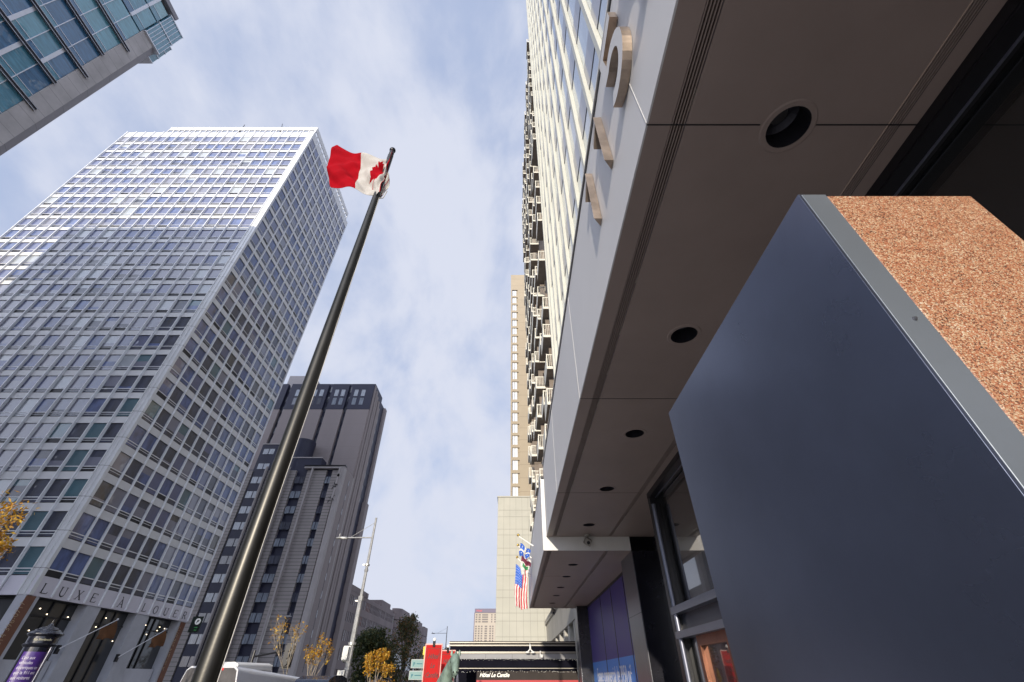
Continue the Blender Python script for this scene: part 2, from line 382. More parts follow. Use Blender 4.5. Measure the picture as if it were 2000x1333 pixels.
    def banner(y0, y1, z0, z1):
        mb = MB().box(-37.73, -37.66, y0, y1, z0, z1); b = part(mb, 'banner', [mat('brown_vinyl', (.16, .065, .035), .6, var=.12, vscale=2)], T)
        tx = MB(); Wf = Face('+x', -37.66)
        put_text(tx, Wf, (y0 + y1) / 2 - .16, 5.0 + EYE - .4, '514 396-0717', .62, d=.004, rot=math.pi / 2, xs=.8, offset=-.012, align='RIGHT')
        put_text(tx, Wf, (y0 + y1) / 2 - .16, 2.15 + EYE, 'À louer', .62, d=.004, rot=math.pi / 2, xs=.8, offset=-.012, align='RIGHT', shear=.25)
        part(tx, 'lettering', [mat('banner_lettering', (.45, .33, .2), .5)], T, sub=b)
    banner(37.95, 38.75, 0, 5.05 + EYE); banner(57.6, 58.4, 0.2, 5.0 + EYE)
office_tower()

# ------------------------------------------------------------ teal glass tower (upper left)
def teal_tower():
    T = thing('glass_tower', 'teal glazed tower with dark horizontal rails and a bare concrete corner, upper left', 'tower', (-48, 2, 0))
    F = Face('+x', -37.0); Z0 = EYE
    conc = mat('corner_concrete', (.47, .445, .44), .75, 0, var=.16, vscale=.6, lines=[('Z', 1.1, .03, .5)], bump=.15, bscale=8)
    dk = mat('return_panel', (.27, .26, .285), .6, 0, var=.1, vscale=.5, lines=[('Z', 3.2, .03, .5)])
    part(MB().box(-69.5, -37.35, -24, 13.5, 0, 56.3 + Z0), 'core', [M['black']], T)
    pr = MB().box(-37.5, -37, 13.62, 15.05, 0, 51.0 + Z0)
    part(pr, 'corner_pier', [conc], T)
    ch = MB().prism([(-37.0, 15.055), (-37.35, 15.62), (-69.5, 15.62), (-69.5, 13.55), (-37.5, 13.55), (-37.5, 15.055)], lambda a, b, d: (a, b, d), 0, 51.0 + Z0)
    part(ch, 'corner_return', [dk], T)
    rails = [34.43 + 3.19 * k for k in range(-10, 8)]
    gt = [mat('tinted_glass_' + str(i), c, .4, 0, var=v, vscale=1.4, coat=1.0, coat_ior=1.6, wav=.12, bscale=1.6, stretch=(1, .6, 4)) for i, (c, v) in enumerate((((.09, .27, .37), .3), ((.14, .36, .45), .25), ((.05, .16, .30), .4), ((.22, .44, .50), .25)))]
    rail_m = mat('dark_rail', (.06, .06, .075), .3, .5, var=.1)
    bar = mat('pale_bar', (.75, .77, .83), .35, .3, var=.05)
    mats = gt + [bar, M['black']]
    ys = [13.6 - 1.38 * i for i in range(0, 27)]
    items = []
    for k in range(len(rails)):
        z0 = rails[k]
        for i in range(len(ys) - 1):
            if z0 > 54: continue
            items.append((k, i, ys[i + 1], ys[i], z0, z0 + 3.19 if z0 + 3.19 < 56 else 56))
    ch = pick([((-37, a, z0 + EYE), (-37, b, z1 + EYE)) for k, i, a, b, z0, z1 in items], 100)
    rest = MB(); rnd = random.Random(3)
    for n, (k, i, a, b, z0, z1) in enumerate(items):
        mb = MB() if n in ch else rest
        h = .28 if rnd.random() < .5 else .07
        zz0, zz1 = z0 + Z0, z1 + Z0; g = rnd.choice([0, 0, 1, 1, 2, 3])
        F.box(mb, a + h / 2, b, -.2, -.1, zz0 + .85, zz1 - .1, g)
        F.box(mb, a + h / 2, b, -.2, -.1, zz0 + .1, zz0 + .8, rnd.choice([0, 2, 0]))
        F.box(mb, a + h / 2, b, -.2, -.07, zz0 + .8, zz0 + .85, 4)
        F.box(mb, a - h / 2 + .01, a + h / 2 - .01, -.2, -.04, zz0 + .05, zz1 - .05, 4)
        if n in ch: part(mb, 'window', mats, T)
    part(rest, 'window', mats, T, kind='stuff')
    for k, z in enumerate(rails):
        e = 14.36 if k % 2 == 0 else 13.65
        if z > 48: continue
        mb = MB(); F.box(mb, -24, e, .02, .14, z - .17 + Z0, z - .09 + Z0, 0); F.box(mb, -24, e, .02, .14, z + .03 + Z0, z + .10 + Z0, 0); F.box(mb, -24, e, .12, .15, z - .20 + Z0, z - .172 + Z0, 1); F.box(mb, -24, e, .12, .15, z + .105 + Z0, z + .135 + Z0, 1)
        F.box(mb, -24, e - .05, -.15, .05, z - .06 + Z0, z + .02 + Z0, 1)
        part(mb, 'rail', [rail_m, bar], T)
    cb = MB().box(-38.4, -36.9, 13.7, 15.7, 50.95 + Z0, 56.0 + Z0, 0)
    for y in (13.75, 14.05, 14.35, 14.65, 15.0, 15.4, 15.7): cb.box(-38.4, -36.86, y - .02, y + .02, 50.9 + Z0, 56.0 + Z0, 4)
    for z in (50.9, 53.6, 56.0): cb.box(-38.45, -36.83, 13.62, 15.75, z - .06 + Z0, z + .06 + Z0, 4)
    part(cb, 'corner_window', mats, T)
    cb = MB().box(-39.6, -37.6, 15.64, 16.3, 50.2 + Z0, 54.2 + Z0, 0)
    for z in (50.2, 51.5, 52.9, 54.2): cb.box(-39.62, -37.56, 15.64, 16.34, z - .05 + Z0, z + .05 + Z0, 4)
    part(cb, 'side_bay_window', mats, T)
    rf = MB().box(-69.7, -36.8, -24.2, 14.2, 56.3 + Z0, 56.9 + Z0)
    part(rf, 'roof', [dk], T)
teal_tower()

# ------------------------------------------------------------ grey hotel with lower front block
def grey_hotel():
    T = thing('hotel_tower', 'grey and navy stepped high-rise with striped siding, beside the white gridded tower', 'tower', (-47, 95, 0))
    tan = mat('warm_grey_panel', (.27, .235, .235), .75, 0, var=.07, vscale=.15, lines=[('Z', 3.05, .04, .85)], stretch=(1, 1, .3))
    sid = mat('striped_siding', (.30, .275, .27), .7, 0, var=.08, vscale=.3, lines=[('Z', .62, .09, .45)])
    fin = mat('concrete_fin', (.37, .345, .345), .7, 0, var=.08, vscale=.3)
    cur = [mat('curtained_glass', (.20, .23, .28), .4, 0, var=.5, vscale=2.5, coat=1, coat_ior=1.6, stretch=(3, 3, .3)), mat('curtained_glass_dark', (.05, .055, .08), .4, 0, var=.6, vscale=2.5, coat=1, coat_ior=1.6, stretch=(3, 3, .3)), M['navy'], fin]
    E_ = EYE
    # upper slab
    F = Face('-y', 96.5)
    part(MB().box(-66, -37.4, 97.3, 109.5, 0, 61.6 + E_), 'core', [M['navy']], T)
    up = MB()
    for a, b in ((-66, -60.3), (-59.3, -49.3), (-48.2, -43.8), (-42.9, -37.1)):
        F.box(up, a, b, -1.0, 0, 30, 54.45 + E_, 0)
        F.box(up, a, b, -1.0, .06, 54.5 + E_, 62.2 + E_, 1)
    part(up, 'upper_wall', [tan, M['navy']], T)
    pc = MB()
    for x in (-43.35, -48.75, -59.8):
        for k in range(9): F.box(pc, x - .42, x + .42, -.95, -.7, 36 + k * 3 + E_, 37.6 + k * 3 + E_, 0)
    part(pc, 'recess_window', [cur[1]], T)
    def win(F, a, b, z0, z1, glass, depth=.07, split=True):
        mb = MB(); F.box(mb, a, b, depth - .05, depth, z0, z1, glass); mid = (a + b) / 2
        if split: F.box(mb, mid - .06, mid + .06, depth, depth + .05, z0, z1, 2)
        F.box(mb, a - .08, b + .08, depth - .03, depth + .04, z1, z1 + .1, 2)
        part(mb, 'window', cur, T)
    for x0 in (-42.0, -40.1, -47.2, -45.5, -53.0, -51.2, -57.6, -55.8):
        win(F, x0, x0 + 1.0, 58.4 + E_, 60.4 + E_, 0, .1, False); win(F, x0, x0 + 1.0, 55.8 + E_, 57.9 + E_, 1 if x0 < -50 else 0, .1, False)
    sd = MB()                                        # side, facing the street
    for i in range(4): sd.box(-37.4, -36.9 + .12 * (i % 2), 97.0 + i * 1.5, 98.0 + i * 1.5, 0, 62.0 + E_ - i * .7)
    sd.box(-37.4, -37.15, 102.7, 104.6, 0, 59 + E_).box(-37.4, -36.8, 108.2, 109.8, 0, 61.4 + E_).box(-37.4, -36.4, 107.6, 109.85, 0, 36)
    part(sd, 'side_pier', [tan], T)
    X = Face('+x', -37.4)
    for k in range(17):
        z = 6 + 3.05 * k + E_; mb = MB(); X.box(mb, 104.8, 105.3, .02, .08, z, z + 1.3, 1); X.box(mb, 104.7, 108.1, .0, .06, z - 1.6, z - .1, 2); part(mb, 'side_window', cur, T)
    part(MB().box(-60, -37.6, 98.5, 106, 61.6 + E_, 63.5 + E_).box(-62.5, -55.5, 99, 104, 61.6 + E_, 66.5 + E_, 1).box(-57.2, -56.4, 98.9, 99, 64.2 + E_, 65.2 + E_, 0), 'roof_plant', [M['navy'], fin], T)
    # lower block
    B = Face('-y', 91.0); zt = 36.0 + E_
    part(MB().box(-66, -37.0, 91.6, 97.2, 0, 36.4 + E_), 'lower_core', [M['navy']], T)
    lw = MB()
    for a, b in ((-66, -57.4), (-54.0, -47.75), (-45.3, -41.0), (-39.75, -38.25)): B.box(lw, a, b, -.6, 0, 0, zt, 0)
    B.box(lw, -57.3, -54.1, -.5, -.2, 0, zt, 1)
    part(lw, 'siding', [sid, M['navy']], T)
    bk = MB().box(-57.6, -53.2, 91.3, 95, zt, 42.3 + E_).box(-50.5, -43.4, 92.2, 95, zt - .2, 39.4 + E_).tube((-49.6, 94.5, zt), (-49.6, 94.5, 44.3 + E_), 2.4, n=24)
    bk.box(-57.7, -53.1, 91.2, 91.3, 42.25 + E_, 42.5 + E_, 1).box(-50.6, -43.3, 92.1, 92.2, 39.35 + E_, 39.6 + E_, 1)
    part(bk, 'roof_block', [M['navy'], fin], T)
    for u, wd in ((-44.1, .34), (-49.4, .34), (-54.35, .3), (-61.5, .3)):
        mb = MB(); B.box(mb, u - wd / 2, u + wd / 2, 0, .55, 0, 36.7 + E_); part(mb, 'pilaster', [fin], T)
    co = MB(); B.box(co, -46, -37.0, -.5, .5, 36.35 + E_, 36.75 + E_, 0); B.box(co, -46, -36.9, -.5, .6, 36.75 + E_, 37.0 + E_, 1); B.box(co, -37.9, -36.85, -6.0, .45, 0, 36.35 + E_, 0)
    part(co, 'corner_frame', [fin, M['black']], T)
    swl = MB().box(-37.0, -36.8, 91.6, 96.4, 0, 36.5 + E_); part(swl, 'side_wall', [tan], T)
    X2 = Face('+x', -36.8)
    for k in range(11):
        z = 2.6 + 3.1 * k + E_; mb = MB(); X2.box(mb, 94.0, 94.35, 0, .05, z, z + 1.25, 1); X2.box(mb, 94.1, 94.2, 0, .03, z - 1.8, z, 2); part(mb, 'side_window', cur, T)
    rnd = random.Random(9)
    for k in range(12):
        z1 = 34.61 - 3.165 * k + E_
        if z1 < 2: break
        for a, b in ((-47.55, -45.5), (-57.0, -54.3)): win(B, a, b, z1 - 1.45, z1, rnd.choice([0, 0, 0, 1]), -.12)
        win(B, -40.95, -39.8, z1 - 1.45, z1, rnd.choice([0, 0, 1]), -.12)
    for k in range(2): win(B, -56.9, -54.4, 41.2 - 3.5 * k - 1.3 + E_, 41.2 - 3.5 * k + E_, 0, -.22)
    an = MB(); rnd = random.Random(4)
    for z, s in ((35.6, 1), (32.4, 0), (29.4, 0), (31.0, 1), (34, 1)):
        if s: an.box(-38.1, -37.75, 90.1, 90.35, z - 1.3 + E_, z + .9 + E_, 0)
        else:
            for q in range(9): a = Vector((-38.2 + rnd.uniform(-.4, .5), 90.2, z + rnd.uniform(-.5, .5) + E_)); an.tube(a, a + Vector((rnd.uniform(-.5, .5), rnd.uniform(-.2, .1), rnd.uniform(-.6, .6))), .06, n=5, m=1)
    part(an, 'antenna_cluster', [fin, M['black']], T)
    mb = MB().tube((-43.6, 93, 37.6 + E_), (-39.7, 93, 37.9 + E_), .07, n=6).tube((-43.6, 93, zt), (-43.6, 93, 38.5 + E_), .2, n=6).box(-43.2, -42.3, 92.6, 93, 36.8 + E_, 37.4 + E_, 1)
    part(mb, 'roof_equipment', [M['black'], fin], T)
grey_hotel()

# ------------------------------------------------------------ low concrete block, then the round-bayed one
def concrete_block():
    T = thing('concrete_building', 'long low concrete building with rows of tall narrow windows beyond the grey hotel', 'building', (-45, 130, 0))
    cm = mat('brown_concrete', (.20, .165, .165), .8, 0, var=.14, vscale=.25, bump=.2, bscale=5)
    F = Face('+x', -37.0)
    wall = MB().box(-60, -37.15, 110.2, 158, 0, 15.6 + EYE)
    part(wall, 'core', [M['black']], T)
    rows = [(13.25, 15.1), (9.9, 11.8), (6.4, 8.3), (3.0, 5.0), (-.4, 1.5)]
    ww = MB(); z = 0
    edges = [0] + sum([[a + EYE, b + EYE] for a, b in reversed(rows)], []) + [15.9 + EYE]
    for i in range(0, len(edges), 2): F.box(ww, 110.2, 158, -.15, 0, edges[i], edges[i + 1])
    F.box(ww, 110.2, 123.6, -.4, .05, 15.9 + EYE, 17.0 + EYE); F.box(ww, 123.6, 125.4, -.4, .2, 15.9 + EYE, 16.9 + EYE)
    ys = []; y = 111.0; n = 0
    while y < 157: ys.append(y); y += 1.33 if (n % 8) else 1.33; n += 1
    for (a, b) in rows:
        for q, y in enumerate(ys):
            F.box(ww, y - .33, y + .33, -.15, .0, a + EYE, b + EYE)
    part(ww, 'wall', [cm], T)
    gm = [mat('narrow_glass', (.10, .11, .14), .3, 0, var=.7, vscale=1.5, coat=1), mat('narrow_glass_bright', (.45, .47, .5), .3, 0, var=.5, vscale=2.0, coat=1), mat('narrow_glass_red', (.26, .07, .03), .3, 0, var=.3, coat=1), M['gl_dark']]
    rnd = random.Random(8); cnt = 0; rest = MB()
    for r, (a, b) in enumerate(rows[:4]):
        for q in range(len(ys) - 1):
            g = 2 if (r == 0 and q in (11, 12, 13)) or (r == 1 and q in (6, 7, 8, 9)) else rnd.choice([0, 1, 3, 3, 0])
            use = MB() if (r < 3 and cnt < 100) else rest
            F.box(use, ys[q] + .33, ys[q + 1] - .33, -.14, -.1, a + EYE, b + EYE, g); F.box(use, ys[q] + .33, ys[q + 1] - .33, -.1, -.05, (a + b) / 2 + EYE - .05, (a + b) / 2 + .05 + EYE, 3)
            if use is not rest: part(use, 'window', gm, T); cnt += 1
    part(rest, 'window', gm, T, kind='stuff')
    part(MB().box(-60, -38.5, 146, 157, 15.6 + EYE, 18.2 + EYE), 'roof_block', [cm], T)
    T2 = thing('round_bay_building', 'brown-grey concrete building with a row of rounded bays, behind the dark green tree', 'building', (-45, 195, 0))
    part(MB().box(-60, -39.5, 160, 236, 0, 17.5 + EYE), 'wall', [cm], T2)
    for i, (y0, y1, h) in enumerate(((166, 183, 18.3), (186, 198, 18.0), (200, 211, 17.6), (213, 226, 17.0))):
        mb = MB(); n = 8; prof = []
        r = 2.2
        for q in range(n + 1): t = math.pi / 2 * q / n; prof.append((-39.2 + r * math.sin(t), y0 + r - r * math.cos(t)))
        for q in range(n + 1): t = math.pi / 2 * q / n; prof.append((-39.2 + r * math.cos(t), y1 - r + r * math.sin(t)))
        prof += [(-40, y1), (-40, y0)]
        for z0, z1 in ((6.3 - i * .3, h - 5.6), (h - 5.4, h - 3.3), (h - 3.1, h)): mb.prism(prof, lambda a, b, d: (a, b, d), z0 + EYE, z1 + EYE)
        part(mb, 'bay', [cm], T2, smooth=False)
        mb = MB().box(-39.6, -37.6, y0 + 2, y1 - 2, 2 + EYE, 6.2 - i * .3 + EYE); part(mb, 'bay_window', [M['gl_dark']], T2)
concrete_block()
def hip(name, label, x0, x1, y0, y1, h, m, floors, seed):
    pass

# ------------------------------------------------------------ high-rise with the deep entrance canopy (right)
def canopy_tower():
    T = thing('canopy_tower', 'cream-finned glass high-rise with a deep brown-soffited canopy and bronze street number', 'tower', (8, 8, 0))
    E_ = EYE; X0 = 2.0
    F = Face('-x', X0)
    cream = mat('cream_pier', (.54, .54, .48), .4, .05, var=.05, vscale=.6)
    jamb = mat('green_jamb', (.42, .47, .36), .4, .05, var=.05)
    lav = mat('lavender_spandrel', (.22, .215, .27), .35, 0, var=.07, vscale=.3, coat=.5, coat_ior=1.5)
    sky_gl = [mat('facade_glass_' + str(i), c, .3, 0, var=.25, vscale=.4, coat=1, coat_ior=2.1, wav=.05, bscale=.8) for i, c in enumerate(((.16, .23, .32), (.20, .28, .36), (.12, .17, .25)))]
    part(MB().box(X0 + .25, 24, -12, 16.1, 5.0 + E_, 75 + E_), 'core', [M['black']], T)
    ys = [3.33 + 1.325 * k for k in range(-10, 10)]
    zf = [12.18 + 3.52 * j for j in range(-2, 18)]
    items = [(y, z) for y in ys[:-1] + [ys[-1]] for z in zf]
    ch = pick([((X0, y, z + 1.3 + E_), (X0, y + 1.325, z + 3.52 + E_)) for y, z in items], 100)
    rest = MB(); rnd = random.Random(2); mats = sky_gl + [M['black'], jamb]
    for n, (y, z) in enumerate(items):
        mb = MB() if n in ch else rest
        y1 = min(y + 1.325 - .1, 16.2)
        if y1 - y < .3: continue
        F.box(mb, y + .1, y1, -.2, -.05, z + 1.3 + E_, z + 3.46 + E_, rnd.choice([0, 1, 2]))
        F.box(mb, y + .1, y1, -.2, -.045, z + 3.46 + E_, z + 3.515 + E_, 3)  # black strip drawn in for the shadow gap under the spandrel
        F.box(mb, y + .1, y + .13, -.05, -.03, z + 1.3 + E_, z + 3.44 + E_, 4)
        if n in ch: part(mb, 'window', mats, T)
    part(rest, 'window', mats, T, kind='stuff')
    for y in ys + [16.2]:
        mb = MB(); F.box(mb, y - .085, y + .085, -.2, .07, 5.0 + E_, 75 + E_, 0); F.box(mb, y + .085, y + .1, -.2, .02, 5.0 + E_, 75 + E_, 1); part(mb, 'pier', [cream, jamb], T)
    sp = MB()
    for z in zf: F.box(sp, -12, 16.15, -.2, -.035, z + E_, z + 1.29 + E_)
    part(sp, 'spandrel', [lav], T)
    # canopy ---------------------------------------------------------------
    H = 3.4 + E_; HL = 3.015 + E_
    fas = mat('grey_fascia', (.60, .59, .60), .5, 0, var=.035, vscale=.5, bump=.03, bscale=3)
    soff = mat('brown_grey_soffit', (.29, .228, .205), .5, 0, var=.10, vscale=.7, bump=.04, bscale=5)
    white_end = mat('white_panel', (.66, .65, .63), .5, 0, var=.05)
    dark = M['black']
    fb = MB().box(1.055, 1.07, -6, 13.9, H, 5.62 + E_, 0)
    fb.box(1.045, 1.2, -6, 13.9, 5.62 + E_, 5.67 + E_, 1).box(1.03, 1.3, -6, 13.9, 5.67 + E_, 5.71 + E_, 2)
    for y in (1.52, 5.69, 9.96): fb.box(1.052, 1.055, y - .004, y + .004, H, 5.6 + E_, 2)
    fo = part(fb, 'fascia', [fas, dark, white_end], T)
    fb = MB().box(.955, .97, 13.93, 27.45, HL, 5.25 + E_, 0).box(.945, 1.1, 13.93, 27.46, 5.25 + E_, 5.31 + E_, 1).box(.96, 3.6, 13.9, 13.93, HL, 5.2 + E_, 2).box(.945, .958, 13.895, 13.93, HL, 5.25 + E_, 2).box(1.1, 4.0, 27.3, 27.44, HL + .002, 5.2 + E_, 0)
    part(fb, 'fascia', [fas, dark, white_end], T)
    top = MB().box(1.2, 6, -6, 13.9, 5.3 + E_, 5.5 + E_).box(1.1, 8, 13.93, 27.3, 5.0 + E_, 5.2 + E_); part(top, 'canopy_roof', [dark], T)
    # soffit with slots, joints and the round openings of the downlights
    def hole(mb, cx, cy, r, sx0, sx1, sy0, sy1, z, th=.02):
        n = 32; vs = []; fs = []
        for i in range(n):
            t = 2 * math.pi * i / n; c_, s_ = math.cos(t), math.sin(t)
            kx = (sx1 - cx) / c_ if c_ > 1e-6 else ((sx0 - cx) / c_ if c_ < -1e-6 else 1e9)
            ky = (sy1 - cy) / s_ if s_ > 1e-6 else ((sy0 - cy) / s_ if s_ < -1e-6 else 1e9)
            k = min(kx, ky); vs += [(cx + r * c_, cy + r * s_, z), (cx + k * c_, cy + k * s_, z)]
        for i in range(n):
            j = (i + 1) % n; fs.append((2 * i, 2 * i + 1, 2 * j + 1, 2 * j))
        mb.add(vs, fs)
        for q, (X_, Y_) in enumerate(((sx0, sy0), (sx1, sy0), (sx1, sy1), (sx0, sy1))):   # fill the corners of the square
            t = math.atan2(Y_ - cy, X_ - cx) % (2 * math.pi); i = int(t / (2 * math.pi) * n) % n; j = (i + 1) % n
            if abs(t / (2 * math.pi) * n - round(t / (2 * math.pi) * n)) > 1e-4: mb.add([vs[2 * i + 1], (X_, Y_, z), vs[2 * j + 1]], [(0, 1, 2)])
    def soffit(z, x0, s1, s2, x3, xs, y0, y1, lights, joints, name_r):
        mb = MB()
        mb.add([(x0, y0, z), (s1[0], y0, z), (s1[0], y1, z), (x0, y1, z)], [(0, 3, 2, 1)])
        mb.add([(s2[1], y0, z), (x3, y0, z), (x3, y1, z), (s2[1], y1, z)], [(0, 3, 2, 1)])
        for s_ in (s1, s2):
            wd = (s_[1] - s_[0]); 
            for q in range(5):
                a = s_[0] + wd * (q / 5 + .05); mb.box(a, a + wd * .075, y0, y1, z - .001, z + .05)
        cy0 = y0
        for ly in lights:
            if ly - .3 > cy0: mb.add([(s1[1], cy0, z), (s2[0], cy0, z), (s2[0], ly - .3, z), (s1[1], ly - .3, z)], [(0, 3, 2, 1)])
            mb.add([(s1[1], ly - .3, z), (xs - .3, ly - .3, z), (xs - .3, ly + .3, z), (s1[1], ly + .3, z)], [(0, 3, 2, 1)])
            mb.add([(xs + .3, ly - .3, z), (s2[0], ly - .3, z), (s2[0], ly + .3, z), (xs + .3, ly + .3, z)], [(0, 3, 2, 1)])
            hole(mb, xs, ly, .165, xs - .3, xs + .3, ly - .3, ly + .3, z); cy0 = ly + .3
        mb.add([(s1[1], cy0, z), (s2[0], cy0, z), (s2[0], y1, z), (s1[1], y1, z)], [(0, 3, 2, 1)])
        so_ = part(mb, 'soffit', [soff], T)
        jb = MB()
        for y, a, b in joints: jb.box(a, b, y - .005, y + .005, z - .003, z)
        for s_ in (s1, s2): jb.box(s_[0], s_[1], y0, y1, z + .05, z + .06)
        part(jb, 'joint', [dark], T, sub=so_)
        for ly in lights:
            lb = MB().lathe([(.165, 0), (.165, .22), (.12, .26), (.12, .262), (0.001, .262)], (xs, ly, z), 28, 1)
            lb.lathe([(.166, .0), (.163, -.007), (.2, -.008), (.212, .0)], (xs, ly, z), 28, 0)
            dl = part(lb, 'downlight', [soff, mat('dark_reflector', (.05, .05, .065), .35, .6, var=.1)], T, smooth=False)
            part(MB().lathe([(.001, .2), (.07, .2), (.09, .24), (.09, .262)], (xs, ly, z), 16), 'lamp', [mat('frosted_lamp', (.05, .05, .055), .4)], T, sub=dl)
    soffit(H, 1.07, (1.25, 1.365), (2.955, 3.055), 3.45, 2.18, -6, 13.9, [-4, -1.25, 1.55, 4.13, 6.89, 9.69, 12.6],
           [(1.53, 1.06, 2.17 - .22), (1.53, 2.17 + .22, 3.19), (5.69, 1.06, 2.75), (9.96, 1.06, 2.98), (-2.6, 1.06, 3.19)], 0)
    part(MB().add([(3.45, 10.0, H), (4.5, 10.0, H), (4.5, 13.9, H), (3.45, 13.9, H)], [(0, 3, 2, 1)]).box(3.45, 4.6, 10, 13.9, H + .05, H + .1), 'soffit', [soff], T)
    soffit(HL, .97, (1.07, 1.2), (2.82, 2.95), 4.05, 2.07, 13.93, 27.44, [15.95, 18.09, 20.53, 22.83, 25.35], [(18.02, 1.2, 1.85)], 0)
    # street number -----------------------------------------------------------
    bronze = mat('bronze_side', (.36, .29, .235), .36, .8, var=.22, vscale=6, bump=.05, bscale=60); FX = Face('-x', 1.055)
    face_m = fas
    def fx(a, b, d): return (1.055 - .006 - d, a, b)
    def one_(yn):
        mb = MB(); z0, z1, th = 4.19 + E_, 5.17 + E_, .11     # a wedge: deep along its near edge, thinning away
        vs = [(1.05, yn, z0), (.955, yn, z0), (1.05, yn + th, z0), (1.05, yn, z1), (.955, yn, z1), (1.05, yn + th, z1)]
        mb.add(vs, [(0, 1, 2), (3, 5, 4), (0, 3, 4, 1), (1, 4, 5, 2), (0, 2, 5, 3)], 0)
        vs = [(1.05, yn + .02, z1), (.965, yn + .02, z1), (.965, yn + .24, z1 - .17), (1.05, yn + .24, z1 - .17), (1.05, yn + .02, z1 - .12), (.965, yn + .02, z1 - .12), (.965, yn + .24, z1 - .29), (1.05, yn + .24, z1 - .29)]
        mb.add(vs, [(0, 3, 2, 1), (4, 5, 6, 7), (0, 1, 5, 4), (1, 2, 6, 5), (2, 3, 7, 6), (3, 0, 4, 7)], 0)
        part(mb, 'numeral', [bronze], T, bevel=.002)
    def five_(yn):
        """a 5 whose bowl sits nearest the camera: y grows towards the reader's left"""
        z0, z1 = 4.17 + E_, 5.28 + E_; t = .16; D = .085
        ol = []
        yl = yn + .56
        ol += [(yl - .02, z1), (yn + .04, z1), (yn + .04, z1 - t), (yl - .14, z1 - t), (yl - .16, z1 - .39)]
        cy, cz, ro, ri = yn + .32, z0 + .36, .36, .21
        for q in range(0, 21):
            t_ = math.radians(112 - q * 12.0); ol.append((cy - ro * math.cos(t_) * .95, cz + ro * math.sin(t_)))
        for q in range(20, -1, -1):
            t_ = math.radians(112 - q * 12.0); ol.append((cy - ri * math.cos(t_) * .95, cz + ri * math.sin(t_)))
        ol += [(yl - .02, z1 - .53)]
        mb = MB(); mb.prism(ol, fx, 0, D, 0, 1)
        part(mb, 'numeral', [face_m, bronze], T)
    one_(2.95); one_(2.24); five_(1.22); five_(.38)
    # glazed wall, columns and doors below ----------------------------------------------------
    W = Face('-x', 3.33)
    gl = mat('lobby_glass', (.008, .009, .010), .25, 0, coat=1, coat_ior=1.9)
    slate = mat('blue_grey_frame', (.17, .18, .23), .35, .5, var=.06); blackpanel = mat('black_stone', (.008, .008, .014), .25, 0, var=.2, coat=.3)
    part(MB().box(3.45, 9, -6, 10.0, 0, H), 'core', [dark], T)
    g = MB(); W.box(g, -6, 9.92, -.1, -.05, 1.1 + E_, 3.28 + E_, 0)
    part(g, 'lobby_glass', [gl], T)
    hd = MB(); W.box(hd, -6, 10.05, -.1, .15, 3.28 + E_, H - .002, 0); W.box(hd, -6, 10.05, .15, .155, 3.3 + E_, H - .06, 0); W.box(hd, -6, 9.9, .0, .012, 3.262 + E_, 3.28 + E_, 1)
    part(hd, 'door_header', [dark, slate], T)
    mu = MB(); W.box(mu, 9.92, 10.08, -.1, .14, 0, 3.28 + E_, 1); part(mu, 'mullion', [slate, dark], T)
    mu = MB(); mu.tube((3.22, 9.84, 0), (3.22, 9.84, 3.1 + E_), .045, n=16, m=0); part(mu, 'mullion', [slate, dark], T)
    for y in (6.0, 3.0, .5, -2.5):
        mu = MB(); W.box(mu, y, y + .06, -.05, .05, 0, 3.28 + E_, 1); part(mu, 'mullion', [slate, dark], T)
    tr = MB(); W.box(tr, -6, 9.95, -.1, .16, .98 + E_, 1.1 + E_, 0); W.box(tr, -6, 9.95, -.1, .16, .59 + E_, .7 + E_, 0); W.box(tr, -6, 9.95, -.1, .0, .7 + E_, .98 + E_, 1)
    part(tr, 'transom', [slate, mat('dark_transom_panel', (.05, .055, .075), .35, .3, var=.1)], T)
    cop = mat('copper', (.24, .105, .065), .38, .8, var=.18, vscale=5)
    d = MB(); W.box(d, 7.64, 9.17, -.05, .05, .44 + E_, .59 + E_); W.box(d, 7.64, 7.9, -.05, .055, 0, .44 + E_); W.box(d, 9.05, 9.17, -.05, .055, 0, .44 + E_); W.box(d, 7.9, 9.05, -.05, .05, 0, .25)
    part(d, 'door', [cop], T)
    g = MB(); W.box(g, 7.9, 9.05, -.04, -.01, .25, .44 + E_); W.box(g, 9.17, 9.9, -.05, -.02, 0, .59 + E_); W.box(g, -6, 7.64, -.05, -.02, 0, .59 + E_)
    part(g, 'door_glass', [gl], T)
    bw = MB().box(4.34, 4.5, 10.0, 13.95, 0, H).box(3.45, 4.34, 10.0, 10.1, 0, H); part(bw, 'recess_wall', [blackpanel], T)
    def column(x0, x1, y0, y1, zt):
        brushed = mat('brushed_column', (.20, .205, .23), .35, .75, var=.12, vscale=2, stretch=(1, 1, .2), lines=[('Z', 3.03, .02, .3)])
        mb = MB().box(x0 + .02, x1, y0, y1, 0, zt, 0).box(x0, x0 + .02, y0 + .01, y1, 0, zt, 1)
        part(mb, 'column', [blackpanel, brushed], T)
    column(3.61, 4.34, 13.935, 15.5, HL); column(3.43, 4.1, 26.4, 27.42, HL - .005)
    bl = MB(); BW = Face('-x', 4.02)
    BW.box(bl, 15.5, 26.4, -.1, 0, .6 + E_, HL - .09, 0); BW.box(bl, 15.5, 26.4, -.1, 0, -1.0 + E_, .6 + E_, 1)
    for y in (17.4, 19.9, 22.45): BW.box(bl, y - .04, y + .04, 0, .01, 0, HL - .09, 2)
    BW.box(bl, 15.5, 26.4, -.1, .02, HL - .09, HL, 2)
    bo = part(bl, 'hoarding', [mat('royal_blue_vinyl', (.06, .04, .25), .45, 0, var=.12, vscale=.5), mat('sky_blue_vinyl', (.07, .26, .75), .45, 0, var=.06), dark], T)
